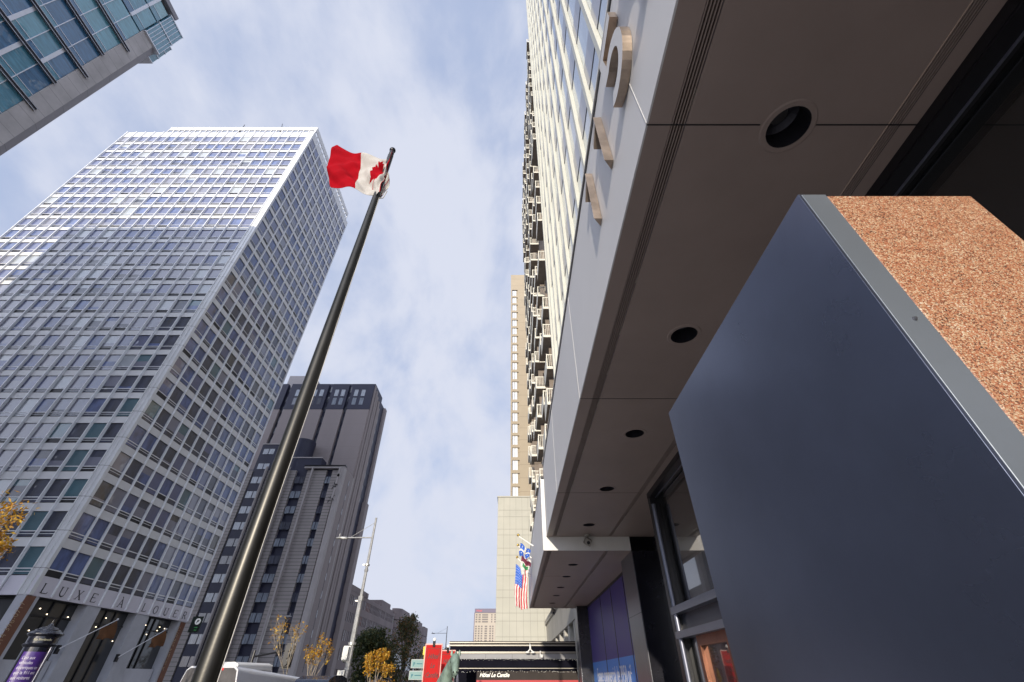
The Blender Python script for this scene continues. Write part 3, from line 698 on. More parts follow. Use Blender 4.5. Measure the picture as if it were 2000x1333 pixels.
    tx = MB(); put_text(tx, BW, 25.2, -.13 + E_, 'Espace commercial de 3950 pi²', .72, d=.014, flip=True, xs=.80, align='LEFT', depth=.002)
    part(tx, 'lettering', [mat('white_lettering', (.85, .87, .92), .5)], T, sub=bo)
    part(MB().box(4.15, 9, 13.95, 27.4, 0, HL), 'core', [dark], T)
canopy_tower()

def camera_unit(loc, s, label):
    T = thing('security_camera', label, 'security camera', loc)
    x, y, z = loc; grey = mat('weathered_grey', (.30, .28, .25), .6, 0, var=.15, vscale=8)
    part(MB().lathe([(.001, .0), (s * .5, 0), (s * .5, -.03), (s * .3, -.05), (s * .12, -.06), (s * .12, -.12)], (x, y, z), 14), 'mount', [grey], T, smooth=False)
    mb = MB().box(-s * .45, s * .45, -s * .4, s * .9, -s * .45, s * .45); R = Matrix.Rotation(math.radians(25), 4, 'X') @ Matrix.Rotation(math.radians(24), 4, 'Y')
    mb.v = [tuple(R @ Vector(p) + Vector((x, y, z - .1 - s * .55))) for p in mb.v]
    part(mb, 'housing', [grey], T, bevel=.01)
    mb = MB().tube((0, -s * .4, 0), (0, -s * .46, 0), s * .25, n=12); mb.v = [tuple(R @ Vector(p) + Vector((x, y, z - .1 - s * .55))) for p in mb.v]
    part(mb, 'lens', [M['black']], T)
camera_unit((2.28, 13.65, 3.4 + EYE), .2, 'boxy weathered security camera at the step between the two soffits')
camera_unit((2.25, 27.0, 3.015 + EYE), .22, 'small dark security camera at the far end of the lower soffit')

# ------------------------------------------------------------ granite pylon
def pylon():
    T = thing('pylon_sign', 'blank dark metal pylon with a speckled pink granite front face in the right foreground', 'sign', (1.0, 1.2, 0))
    z1 = 1.0 + EYE
    steel = mat('steel_edge', (.20, .225, .26), .34, .55, var=.04, vscale=3, bump=.02, bscale=80)
    plate = mat('slate_blue_plate', (.12, .138, .20), .27, .8, var=.22, vscale=.9, bump=.012, bscale=120, spec=.6)
    gm = bpy.data.materials.new('speckled_granite'); gm.use_nodes = True; t = gm.node_tree; lk = t.links.new; b = t.nodes['Principled BSDF']
    geo = t.nodes.new('ShaderNodeNewGeometry')
    def vor(scale):
        v = t.nodes.new('ShaderNodeTexVoronoi'); v.inputs['Scale'].default_value = scale; lk(geo.outputs['Position'], v.inputs['Vector']); return v
    v1 = vor(420); sep = t.nodes.new('ShaderNodeSeparateColor'); lk(v1.outputs['Color'], sep.inputs[0])
    r = t.nodes.new('ShaderNodeValToRGB'); r.color_ramp.interpolation = 'CONSTANT'; e = r.color_ramp.elements
    cols = [(0, (.035, .022, .018)), (.12, (.13, .055, .032)), (.27, (.28, .10, .05)), (.45, (.33, .15, .078)), (.62, (.36, .215, .125)), (.78, (.45, .34, .23)), (.91, (.57, .51, .41))]
    e[0].position = 0; e[0].color = (*cols[0][1], 1); e[1].position = cols[1][0]; e[1].color = (*cols[1][1], 1)
    for p, c in cols[2:]: q = e.new(p); q.color = (*c, 1)
    ns = t.nodes.new('ShaderNodeTexNoise'); ns.inputs['Scale'].default_value = 22; ns.inputs['Detail'].default_value = 5; lk(geo.outputs['Position'], ns.inputs['Vector'])
    ma = t.nodes.new('ShaderNodeMath'); ma.operation = 'MULTIPLY_ADD'; ma.inputs[1].default_value = .34; lk(ns.outputs['Fac'], ma.inputs[0]); 
    m2 = t.nodes.new('ShaderNodeMath'); m2.operation = 'MULTIPLY'; m2.inputs[1].default_value = .78; lk(sep.outputs[0], m2.inputs[0]); lk(m2.outputs[0], ma.inputs[2])
    m3 = t.nodes.new('ShaderNodeMath'); m3.operation = 'SUBTRACT'; m3.inputs[1].default_value = .06; lk(ma.outputs[0], m3.inputs[0]); lk(m3.outputs[0], r.inputs[0])
    lk(r.outputs[0], b.inputs['Base Color']); b.inputs['Roughness'].default_value = .42
    bp = t.nodes.new('ShaderNodeBump'); bp.inputs['Strength'].default_value = .2; bp.inputs['Distance'].default_value = .001; lk(sep.outputs[1], bp.inputs['Height']); lk(bp.outputs[0], b.inputs['Normal'])
    part(MB().box(.832, 1.215, .632, 1.8, 0, z1 - .002), 'granite_panel', [gm], T, bevel=.004)
    part(MB().box(.765, .83, .63, 1.8, 0, z1), 'edge_strip', [steel], T, bevel=.0015)
    part(MB().box(.757, .765, .6305, 1.812, 0, z1 + .001), 'face_plate', [plate], T, bevel=.001)
    x, z = .803, .56 + EYE
    part(MB().tube((x, .63, z), (x, .6285, z), .0048, n=16).tube((x, .6285, z), (x, .6255, z), .0036, .003, n=12).tube((x, .6255, z), (x, .6252, z), .0016, n=6), 'bolt', [mat('bolt_steel', (.3, .3, .33), .3, .9)], T)
pylon()

# ------------------------------------------------------------ apartment block with balconies
def apartment():
    T = thing('apartment_tower', 'brown high-rise bristling with cream balconies behind the canopy high-rise', 'tower', (6, 38, 0))
    brown = mat('brown_brick', (.20, .165, .14), .8, 0, var=.15, vscale=1.5, lines=[('Z', 2.78, .12, .6)])
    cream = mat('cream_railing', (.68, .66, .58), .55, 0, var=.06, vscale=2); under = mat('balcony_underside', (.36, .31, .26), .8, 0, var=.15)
    part(MB().box(3.1, 22, 20.5, 51.5, 7.5, 80 + EYE), 'wall', [brown], T)
    cols = [(21.9, 2.28, 1.0), (23.77, 2.3, .3), (27.26, 2.24, -.5), (31.2, 2.12, .6), (34.8, 2.2, 1.7), (38.32, 2.14, .1), (42.5, 2.1, -.7), (46.4, 2.16, .9), (50.4, 2.12, 0)]
    rnd = random.Random(21); items = []
    for c, (y, x, zo) in enumerate(cols):
        for k in range(2, 28):
            z = 5.2 + zo + 2.8 * k
            if z > 78: continue
            if rnd.random() < .14 or (c == 0 and k < 14): continue
            items.append((y, x + rnd.choice([0, 0, .12]), z + EYE, y + 2.3))
    ch = pick([((x, y, z), (3.1, y, z + 1.1)) for y, x, z, y2 in items], 100)
    rest = MB()
    for n, (y, x, z, y2) in enumerate(items):
        mb = MB() if n in ch else rest
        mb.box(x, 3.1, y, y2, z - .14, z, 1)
        mb.box(x - .02, 3.1, y - .03, y, z - .16, z + .06, 0).box(x - .02, x, y, y2, z - .16, z + 1.05, 0)
        mb.box(x - .02, 3.1, y - .03, y + .02, z + 1.0, z + 1.08, 0).box(x - .03, x + .04, y - .04, y + .03, z - .16, z + 1.1, 0)
        q = x + .14
        while q < 3.08: mb.box(q, q + .03, y - .02, y + .01, z + .06, z + 1.0, 0); q += .13
        mb.box(x + .3, 3.1, y + 1.0, y + 1.06, z, z + 2.5, 2)
        if n in ch: part(mb, 'balcony', [cream, under, brown], T)
    part(rest, 'balcony', [cream, under, brown], T, kind='stuff')
    fr = MB().box(3.0, 3.1, 20.4, 20.6, 7, 80.5 + EYE).box(2.9, 22, 20.3, 51.6, 80 + EYE, 80.6 + EYE); part(fr, 'roof_edge', [cream], T)
    # lower street front that carries it
    pc = mat('podium_concrete', (.42, .40, .36), .75, 0, var=.12, vscale=.6, bump=.15, bscale=6)
    pb = MB().box(4.05, 20, 31, 59.9, 3.0 + EYE, 4.9 + EYE).box(3.9, 20, 31, 59.95, 4.9 + EYE, 5.3 + EYE)
    part(pb, 'podium_wall', [pc], T)
    for y in (33, 36.5, 40, 44, 48, 52.5, 57): part(MB().box(4.1, 4.9, y, y + .9, 0, 3.0 + EYE), 'podium_column', [pc], T)
    part(MB().box(6.2, 20, 31, 59.5, 0, 7.4), 'podium_back', [M['black']], T)
apartment()

def pale_building():
    T = thing('tiled_building', 'pale stone-tiled blank wall of a mid-rise catching the sun at the end of the canopy', 'building', (2, 66, 0))
    m = bpy.data.materials.new('pale_tiles'); m.use_nodes = True; t = m.node_tree; lk = t.links.new; b = t.nodes['Principled BSDF']
    geo = t.nodes.new('ShaderNodeNewGeometry'); sp = t.nodes.new('ShaderNodeSeparateXYZ'); lk(geo.outputs['Position'], sp.inputs[0])
    ns = t.nodes.new('ShaderNodeTexNoise'); ns.inputs['Scale'].default_value = .5; ns.inputs['Detail'].default_value = 6; lk(geo.outputs['Position'], ns.inputs['Vector'])
    mi = t.nodes.new('ShaderNodeMix'); mi.data_type = 'RGBA'; lk(ns.outputs['Fac'], mi.inputs['Factor']); mi.inputs['A'].default_value = (.35, .35, .31, 1); mi.inputs['B'].default_value = (.46, .45, .40, 1)
    lk(mi.outputs['Result'], b.inputs['Base Color']); b.inputs['Roughness'].default_value = .6
    wallm = m
    tile_z = [19.84, 18.09, 17.22, 15.62, 14.89, 13.28, 12.45, 10.92, 10.07, 8.52, 7.69, 6.11, 5.3, 3.76, 2.9, 1.4, .5, -1.6]
    mb = MB().box(-1.95, 9, 60.02, 74, 0, 19.8 + EYE, 1)
    xs = [-1.95 + .83 * i for i in range(0, 12)]
    for i in range(len(tile_z) - 1):
        for a, b_ in zip(xs, xs[1:]):
            if a < 5.6: mb.box(a + .012, b_ - .012, 60 - .0, 60.02, tile_z[i + 1] + .015 + EYE, tile_z[i] - .015 + EYE, 0)
    mb.box(-2.05, 9, 59.9, 74.1, 19.85 + EYE, 20.0 + EYE, 0)
    part(mb, 'tiled_wall', [wallm, mat('tile_joint', (.2, .2, .18), .8)], T)
    T = thing('beige_tower', 'tall beige concrete tower with one column of windows, behind the pale tiled wall', 'tower', (10, 90, 0))
    bm_ = mat('beige_concrete', (.33, .275, .20), .75, 0, var=.06, vscale=.3, lines=[('Z', 2.645, .06, .6)])
    zs = [81.34 - 2.645 * k + EYE for k in range(30)]
    wl = MB().box(-.28, .0, 80.0, 80.4, 0, 87.4 + EYE).box(1.5, 24, 80.0, 100, 0, 87.4 + EYE).box(.0, 1.5, 80.35, 100, 0, 87.4 + EYE).box(.0, 1.5, 80.0, 80.35, 81.5 + EYE, 87.4 + EYE)
    wl.box(-.28, .1, 80.4, 100, 0, 87.4 + EYE)
    for z in zs: wl.box(.0, 1.5, 80.03, 80.35, z - 2.0 - .62, z - 2.0)
    part(wl, 'wall', [bm_], T)
    for z in zs:
        g = MB().box(.12, 1.15, 80.2, 80.3, z - 1.98, z - .02, 0).box(.55, .62, 80.17, 80.2, z - 1.98, z - .02, 1).box(.02, .12, 80.1, 80.3, z - 1.98, z - .02, 1)
        part(g, 'window', [mat('bright_window', (.55, .57, .6), .35, 0, coat=1) if z == zs[0] else bpy.data.materials['bright_window'], M['navy']], T)
    T = thing('distant_tower', 'small distant cream tower with a dark top storey and red rooftop sign, down the street', 'tower', (-24, 455, 0))
    cr_ = mat('distant_cream', (.38, .33, .27), .8, 0, var=.05)
    wl = MB().box(-33.3, -13, 450, 470, 0, 46 + EYE, 0).box(-33.6, -13, 449.5, 470, 46 + EYE, 49.2 + EYE, 1).box(-34.0, -33.3, 450, 470, 0, 46.2 + EYE, 1)
    part(wl, 'wall', [cr_, mat('slate_top', (.14, .12, .16), .7)], T)
    g = MB()
    for k in range(24):
        z = 45 - 1.72 * k + EYE
        if k == 4: continue
        for a, b_ in (((-32.6, -31.2), (-30, -28.6), (-27.5, -26.1), (-24.2, -22), (-20, -18.6), (-17.5, -16.4)) if k > 4 else ((-32.6, -31), (-30, -28), (-26.8, -21.5), (-18.6, -17.6), (-15.8, -14.6))):
            g.box(a, b_, 449.85, 450, z - 1.1, z, 0)
    part(g, 'windows', [mat('distant_glass', (.10, .085, .08), .5)], T, kind='stuff')
    g = MB(); put_text(g, Face('-y', 449.5), -29.6, 46.9 + EYE, 'Hotel', 2.2, d=.05, depth=.05, shear=.2); part(g, 'rooftop_sign', [mat('red_sign', (.6, .02, .04), .5)], T)
pale_building()

# ------------------------------------------------------------ street things
def flagpole():
    x, y = -2.155, 3.8; zt = 7.5 + EYE
    T = thing('flagpole', 'tall tapering dark metal flagpole carrying the red and white maple leaf flag', 'flagpole', (x, y, 0))
    pm = mat('dark_anodised', (.05, .048, .044), .36, .8, var=.12, vscale=3, bump=.03, bscale=50)
    n = 24; prof = [(.16, 0), (.16, .03), (.10, .05)] + [(.091 - .0050 * (.05 + (zt - .3) * i / 10), .05 + (zt - .3) * i / 10) for i in range(0, 11)]
    part(MB().lathe(prof, (x, y, 0), 40), 'shaft', [pm], T, smooth=True)
    part(MB().ball((x, y, zt - .06), .055, 16, sc=(1, 1, 1.05)).tube((x, y, zt - .28), (x, y, zt - .12), .043, n=16), 'finial', [M['black']], T, smooth=True)
    rp = MB(); pts = [Vector((x + .062 + .034 * (1 - i / 14) + .004 * math.sin(i * 1.3), y - .01, .9 + (zt - 2.1) * i / 14)) for i in range(15)]
    for a, b in zip(pts, pts[1:]): rp.tube(a, b, .0028, n=6)
    part(rp, 'halyard', [mat('rope', (.55, .53, .5), .8)], T)
    part(MB().box(x + .08, x + .11, y - .03, y + .01, .85, 1.0), 'cleat', [M['black']], T)
flagpole()

LEAF = [(0, 1.0), (.13, .72), (.30, .80), (.23, .42), (.46, .62), (.52, .50), (.80, .54), (.70, .30), (.80, .22), (.42, -.14), (.48, -.32), (.06, -.24), (.05, -.75)]
LEAF = LEAF + [(-a, b) for a, b in reversed(LEAF)]
def inside(px, py, poly):
    c = False; n = len(poly)
    for i in range(n):
        x1, y1 = poly[i]; x2, y2 = poly[i - 1]
        if (y1 > py) != (y2 > py) and px < (x2 - x1) * (py - y1) / (y2 - y1) + x1: c = not c
    return c
def bez(P, t):
    """smooth curve through points P"""
    n = len(P) - 1; f = min(t * n, n - 1e-6); i = int(f); u = f - i
    p0 = P[max(i - 1, 0)]; p1 = P[i]; p2 = P[i + 1]; p3 = P[min(i + 2, n)]
    return tuple(.5 * ((2 * b) + (-a + c) * u + (2 * a - 5 * b + 4 * c - d) * u * u + (-a + 3 * b - 3 * c + d) * u ** 3) for a, b, c, d in zip(p0, p1, p2, p3))
def flag_canada():
    """cloth swung out from the halyard; edges given as points in the world (x, y, z)"""
    T = thing('maple_leaf_flag', 'red and white maple leaf flag streaming left from the top of the dark flagpole', 'flag', (-2.155, 3.8, 9.0))
    # measured at 3.8 m ahead: x, z of the four edges, hoist first
    E_ = EYE
    top = [(-2.13, 7.42), (-2.19, 7.16), (-2.36, 7.12), (-2.62, 7.16), (-2.86, 7.24), (-3.02, 7.30)]
    bot = [(-1.98, 6.36), (-2.05, 6.14), (-2.30, 6.06), (-2.52, 6.16), (-2.76, 6.24), (-3.02, 6.30)]
    return T, top, bot
def build_flag():
    # screen edges turned once into metres on a sheet 3.8 m ahead
    def P(u, v, y=3.8):
        a = (u - 1000) / 824; b = (666.5 - v) / 824; r = (a, CS - b * SN, SN + b * CS); k = y / r[1]; return (r[0] * k, y, r[2] * k + EYE)
    top = [P(768, 299), P(760, 313), P(748, 318), P(728, 315), P(705, 305), P(684, 299), P(661, 290)]
    bot = [P(744, 384), P(738, 387), P(728, 386), P(712, 383), P(694, 379), P(672, 376), P(647, 369)]
    NS, NT = 200, 110
    T = thing('maple_leaf_flag', 'red and white maple leaf flag streaming left from the top of the dark flagpole', 'flag', (-2.155, 3.8, 9.0))
    vs = []; fs = []; ms = []
    for j in range(NT + 1):
        t = j / NT
        for i in range(NS + 1):
            s = i / NS
            a = bez(top, s); b = bez(bot, s)
            sag = max(0, math.sin(math.pi * t)) ** .6
            x = a[0] + (b[0] - a[0]) * t; z = a[2] + (b[2] - a[2]) * t
            x += -.085 * sag * s ** 4 - .015 * math.sin(t * 9 + s * 3) * s * sag
            amp = .015 + .035 * min(s * 2, 1)
            y = 3.8 - .06 + amp * math.sin(9.5 * s + 4.2 * t) + .020 * math.sin(19 * s - 9 * t) * (.4 + .6 * sag) + .024 * math.sin(13 * t + 9 * s) * sag + .012 * math.sin(30 * s + 14 * t * t) * sag + .009 * math.sin(27 * t - 20 * s * s) * sag
            z += .003 * math.sin(11 * s + 3 * t) * s
            x -= -.05 * math.exp(-((s - .03) / .05) ** 2) * 0
            vs.append((x, y, z))
    for j in range(NT):
        for i in range(NS):
            s = (i + .5) / NS; t = (j + .5) / NT
            # the cloth is bunched at the hoist, so less of the length shows there
            q = .06 + .94 * s ** .86
            w_ = t + .05 * math.sin(6 * s)
            m_ = 0 if (q < .21 - .10 * t + .04 * math.sin(9 * t) or q > .70) else 1
            lx, ly = (q - .42) / .19, (.55 - w_) / .42
            lx += .30 * ly + .06 * math.sin(5 * ly)
            if m_ == 1 and inside(lx, ly, LEAF): m_ = 0
            k = j * (NS + 1) + i; fs.append((k, k + 1, k + NS + 2, k + NS + 1)); ms.append(m_)
    mb = MB(); mb.v = vs; mb.f = fs; mb.m = ms
    red = mat('flag_red', (.34, .003, .010), .9, 0, spec=.08, var=.12, vscale=5); wh = mat('flag_white', (.50, .48, .46), .9, 0, spec=.1, var=.07, vscale=6)
    for m in (red, wh):
        m.node_tree.nodes['Principled BSDF'].inputs['Subsurface Weight'].default_value = 0
        t = m.node_tree; b = t.nodes['Principled BSDF']; tr = t.nodes.new('ShaderNodeBsdfTranslucent'); mx_ = t.nodes.new('ShaderNodeMixShader'); mx_.inputs[0].default_value = .15
        tr.inputs[0].default_value = b.inputs['Base Color'].default_value; t.links.new(b.outputs[0], mx_.inputs[1]); t.links.new(tr.outputs[0], mx_.inputs[2]); t.links.new(mx_.outputs[0], t.nodes['Material Output'].inputs[0])
    o = part(mb, 'cloth', [red, wh], T, smooth=True)
    sol = o.modifiers.new('thickness', 'SOLIDIFY'); sol.thickness = .002
    # loose fold of the hoist bunched behind the pole
    f = MB(); NS2, NT2 = 14, 24
    c0 = [P(763, 336), P(757, 338), P(750, 350), P(746, 372)]; c1 = [P(758, 340), P(760, 350), P(755, 364), P(746, 382)]
    vs = []
    for j in range(NT2 + 1):
        t = j / NT2; u_ = 754 + 6.5 * math.sin(math.pi * t) ** .7 - 12 * t + 4; v_ = 337 + 46 * t; p = P(u_, v_)
        q_ = P(752 - 12 * t, v_)
        for i in range(NS2 + 1):
            s = i / NS2; vs.append((q_[0] + (p[0] - q_[0]) * s, 3.80 + .03 * math.sin(s * 5 + t * 7) + .02, q_[2] + (p[2] - q_[2]) * s + .006 * math.sin(30 * t + s * 6)))
    fs = []; ms = []
    for j in range(NT2):
        for i in range(NS2): k = j * (NS2 + 1) + i; fs.append((k, k + 1, k + NS2 + 2, k + NS2 + 1)); ms.append(1 if (i + j) % 9 or j < 4 else 0)
    f.v = vs; f.f = fs; f.m = ms
    o = part(f, 'hoist_fold', [red, wh], T, smooth=True); o.modifiers.new('thickness', 'SOLIDIFY').thickness = .002
    k = MB(); a = P(735, 389); b = P(748, 387); c = P(756, 374)
    k.tube(a, b, .008, n=6).tube(b, c, .008, n=6); part(k, 'tie_rope', [wh], T)
build_flag()

def lamp_post(x, y, h, arm, side, label, clutter=False, sc=1.0, col=(.42, .42, .42)):
    T = thing('street_lamp', label, 'street lamp', (x, y, 0), 'street lamps along the road')
    gm = mat('galvanised_steel', col, .45, .55, var=.2, vscale=2.5) if 'galvanised_steel' not in bpy.data.materials else bpy.data.materials['galvanised_steel']
    part(MB().tube((x, y, 0), (x, y, h * .53), .17 * sc, .13 * sc, 8).tube((x, y, h * .53), (x, y, h), .10 * sc, .07 * sc, 8).tube((x, y, h * .52), (x, y, h * .545), .17 * sc, n=8).tube((x, y, h * .68), (x, y, h * .69), .13 * sc, n=8).box(x - .22 * sc, x + .22 * sc, y - .22 * sc, y + .22 * sc, 0, .25), 'pole', [gm], T)
    za = h - 1.25; e = x + side * arm
    part(MB().tube((x, y, za), (e, y, za - .02), .045 * sc, .04 * sc, 8).tube((x, y, h - .3), (x + side * arm * .62, y, za + .03), .015 * sc, n=6), 'arm', [gm], T)
    mb = MB().ball((e - side * .3, y, za - .03), .3, 12, sc=(1.5, .5, .28)); mb.tube((e - side * .1, y, za + .05), (e - side * .1, y, za + .25), .04, n=8)
    hd = part(mb, 'lamp_head', [gm], T, smooth=True)
    part(MB().ball((e - side * .4, y, za - .08), .18, 10, sc=(1.5, .7, .25)), 'lens', [mat('lamp_lens', (.5, .5, .48), .2)], T, sub=hd)
    if clutter:
        wt = mat('faded_white_box', (.62, .62, .60), .6, 0, var=.12, vscale=6)
        part(MB().box(x - .36, x + .02, y - .22, y - .17, 2.35, 3.05).box(x - .33, x - .02, y - .4, y - .18, 2.4, 3.0), 'control_box', [wt], T, bevel=.01)
        part(MB().box(x - .4, x - .02, y - .36, y - .17, 1.2, 1.95), 'control_box', [wt], T, bevel=.01)
        part(MB().tube((x, y, 3.1), (x, y, 3.22), .22, n=12).tube((x, y, 7.2), (x, y, 7.3), .15, n=12).box(x - .3, x, y - .05, y + .05, 5.25, 5.32).box(x - .27, x, y - .05, y + .05, 7.22, 7.3), 'clamp', [gm], T)
lamp_post(-9.25, 30, 8.54 + EYE, 2.3, -1, 'tall galvanised street lamp with white control boxes, right of the grey hotel', True)
lamp_post(-29.0, 60, 7.05 + EYE, 2.5, 1, 'slim dark street lamp seen against the striped grey hotel', False, .75)
lamp_post(-14.0, 110, 8.8 + EYE, 3.2, -1, 'far thin street lamp above the red hotel banners', False, 1.0)

def traffic_light():
    x, y = -12.75, 30
    T = thing('traffic_light', 'black traffic signal on a horizontal arm behind the bare saplings', 'traffic light', (x - 2.0, y, 0))
    part(MB().tube((x - 2, y, 0), (x - 2, y, 2.75 + .1), .07, n=10), 'pole', [M['black']], T)
    part(MB().tube((x - 2, y, 2.55), (x - .2, y, 2.85), .05, n=8), 'arm', [M['black']], T)
    part(MB().box(x - .25, x + .2, y - .1, y + .1, 2.1, 3.1).box(x - .3, x + .25, y + .1, y + .12, 2.0, 3.2), 'signal_head', [M['black']], T, bevel=.02)
    for k in range(3): part(MB().tube((x - .02, y - .1, 2.28 + .32 * k), (x - .02, y - .2, 2.28 + .32 * k), .12, .13, 12), 'visor', [M['black']], T)
traffic_light()

def ad_column():
    x, y = -15.45, 17.0; E_ = EYE
    T = thing('advertising_column', 'round black advertising column with a domed roof and purple poster at lower left', 'advertising column', (x, y, 0))
    bk = mat('gloss_black_paint', (.012, .013, .022), .22, .1, var=.2, coat=.6)
    r = .37
    part(MB().lathe([(r + .12, 0), (r + .12, .25), (r + .02, .35), (r, .4), (r, 2.38)], (x, y, 0), 40), 'drum', [bk], T, smooth=False)
    part(MB().lathe([(r, 2.38), (r + .04, 2.40), (r + .08, 2.45), (r + .02, 2.49), (r + .02, 2.66), (r + .05, 2.68), (r + .1, 2.72), (r + .1, 2.745)], (x, y, 0), 40), 'frieze', [bk], T)
    part(MB().lathe([(r + .1, 2.745), (r + .06, 2.79), (r - .02, 2.82), (r - .04, 2.855), (r - .12, 2.885), (r - .14, 2.91), (r - .24, 2.94), (.08, 2.965), (.06, 3.0), (.02, 3.04), (.012, 3.12), (0.001, 3.17)], (x, y, 0), 40), 'roof', [bk], T)
    # poster wrapped on the camera side
    a0 = math.atan2(-y, -x); pp = MB(); pr_ = r + .012; n = 16; half = .85
    vs = []
    for i in range(n + 1):
        t = a0 - half + 2 * half * i / n
        for z in (.6, 2.26): vs.append((x + pr_ * math.cos(t), y + pr_ * math.sin(t), z))
    for i in range(n): pp.add([vs[2 * i], vs[2 * i + 2], vs[2 * i + 3], vs[2 * i + 1]], [(0, 1, 2, 3)])
    po = part(pp, 'poster', [mat('purple_poster', (.055, .02, .17), .3, 0, var=.25, vscale=1.5, coat=.6)], T)
    def wrap(body, z, size, al='CENTER', off=0, rr=pr_ + .004, sh=.0, th_name='lettering', m=None, sub=None):
        vs, fs = font_text(body, size, depth=.002, align=al, shear=sh); tx = MB()
        px_ = .8
        tx.add([(x + (rr + d) * math.cos(a0 + (px * px_ + off) / rr), y + (rr + d) * math.sin(a0 + (px * px_ + off) / rr), z + py) for px, py, d in vs], fs)
        part(tx, 'lettering', [m], T, sub=sub)
    wt = mat('poster_lettering', (.62, .58, .72), .5)
    for k, s in enumerate(('L’est aux', 'véhicules', 'électriques ce', 'que la 911 est', 'aux voitures', 'de sport.')):
        wrap(s, 2.07 - .125 * k, .118, 'LEFT', -.27, m=wt, sub=po)
    wrap('Rue Sherbrooke', 2.55, .09, m=mat('gold_lettering', (.5, .48, .34), .5), rr=r + .024, sub=None)
    part(MB().tube((x + pr_ * math.cos(a0 + .95), y + pr_ * math.sin(a0 + .95), .4), (x + pr_ * math.cos(a0 + .95), y + pr_ * math.sin(a0 + .95), 2.4), .03, n=8), 'edge_trim', [mat('chrome_trim', (.45, .45, .48), .2, .9)], T)
ad_column()

def tower_flag(y0, z0, y1, z1, label, gl):
    xb = -37.6; xt = -37.6 + 2.2
    T = thing('flag_staff', label, 'flagpole', (xb, y0, z0), 'slanting staffs on the shopfront')
    part(MB().tube((xb, y0, z0), (xt, y1, z1), .045, .035, 8).ball((xt, y1, z1 + .02), .09, 8), 'staff', [mat('white_staff', (.6, .6, .62), .4)], T)
    part(MB().box(xb - .1, xb + .08, y0 - .15, y0 + .15, z0 - .3, z0 + .3), 'bracket', [M['black']], T)
    F_ = thing('brown_flag', gl, 'flag', (xt, y1, z1), 'brown flags on the shopfront')
    mb = MB(); n = 14; a = Vector((xt, y1, z1 - .08)); b = Vector((xt - .7, y1 - (y1 - y0) * .33, z1 - (z1 - z0) * .36))
    vs = []
    for j in range(n + 1):
        t = j / n
        for i in range(n + 1):
            s = i / n; p = a.lerp(b, s); vs.append((p.x + .12 * math.sin(7 * s + 3 * t), p.y + .55 * t * (1 - s * .6) + .1 * math.sin(9 * s) * t, p.z - 1.25 * t * (1 - .45 * s) + .05 * math.sin(11 * s + t * 4)))
    fs = [(j * (n + 1) + i, j * (n + 1) + i + 1, (j + 1) * (n + 1) + i + 1, (j + 1) * (n + 1) + i) for j in range(n) for i in range(n)]
    mb.add(vs, fs); o = part(mb, 'cloth', [mat('brown_cloth', (.13, .055, .02), .7, 0, var=.35, vscale=1.2)], F_, smooth=True); o.modifiers.new('thickness', 'SOLIDIFY').thickness = .01
tower_flag(43.2, 1.85 + EYE, 45.2, 4.1 + EYE, 'slanting white flagstaff on the shopfront column nearer the advertising column', 'small brown flag on the shopfront staff nearer the advertising column')
tower_flag(50.2, 1.5 + EYE, 52.2, 3.9 + EYE, 'slanting white flagstaff on the shopfront column nearer the flagpole', 'small brown flag on the shopfront staff nearer the dark flagpole')

def parking_blade():
    T = thing('parking_sign', 'small dark blade sign with a round white P beside the grey hotel windows', 'sign', (-37.0, 58.9, 5.3))
    part(MB().box(-37.3, -36.1, 58.75, 58.85, 5.7, 7.25), 'panel', [mat('dark_green_panel', (.01, .02, .015), .5)], T)
    d = part(MB().tube((-36.55, 58.74, 6.75), (-36.55, 58.70, 6.75), .31, n=24), 'disc', [mat('white_disc', (.7, .72, .7), .5, emit=(1, 1, 1, .1))], T)
    tx = MB(); F = Face('-y', 58.70); put_text(tx, F, -36.55, 6.58, 'P', .46, d=.003, offset=.015, shear=.1); part(tx, 'lettering', [M['black']], T, sub=d)
    tx = MB(); F = Face('-y', 58.75)
    for k in range(2): F.box(tx, -36.75 + .1 * k, -36.35 - .05 * k, 0, .01, 6.15 - .25 * k, 6.21 - .25 * k)
    part(tx, 'green_marks', [mat('green_marks', (.05, .35, .08), .5, emit=(.1, .6, .15, .05))], T)
parking_blade()

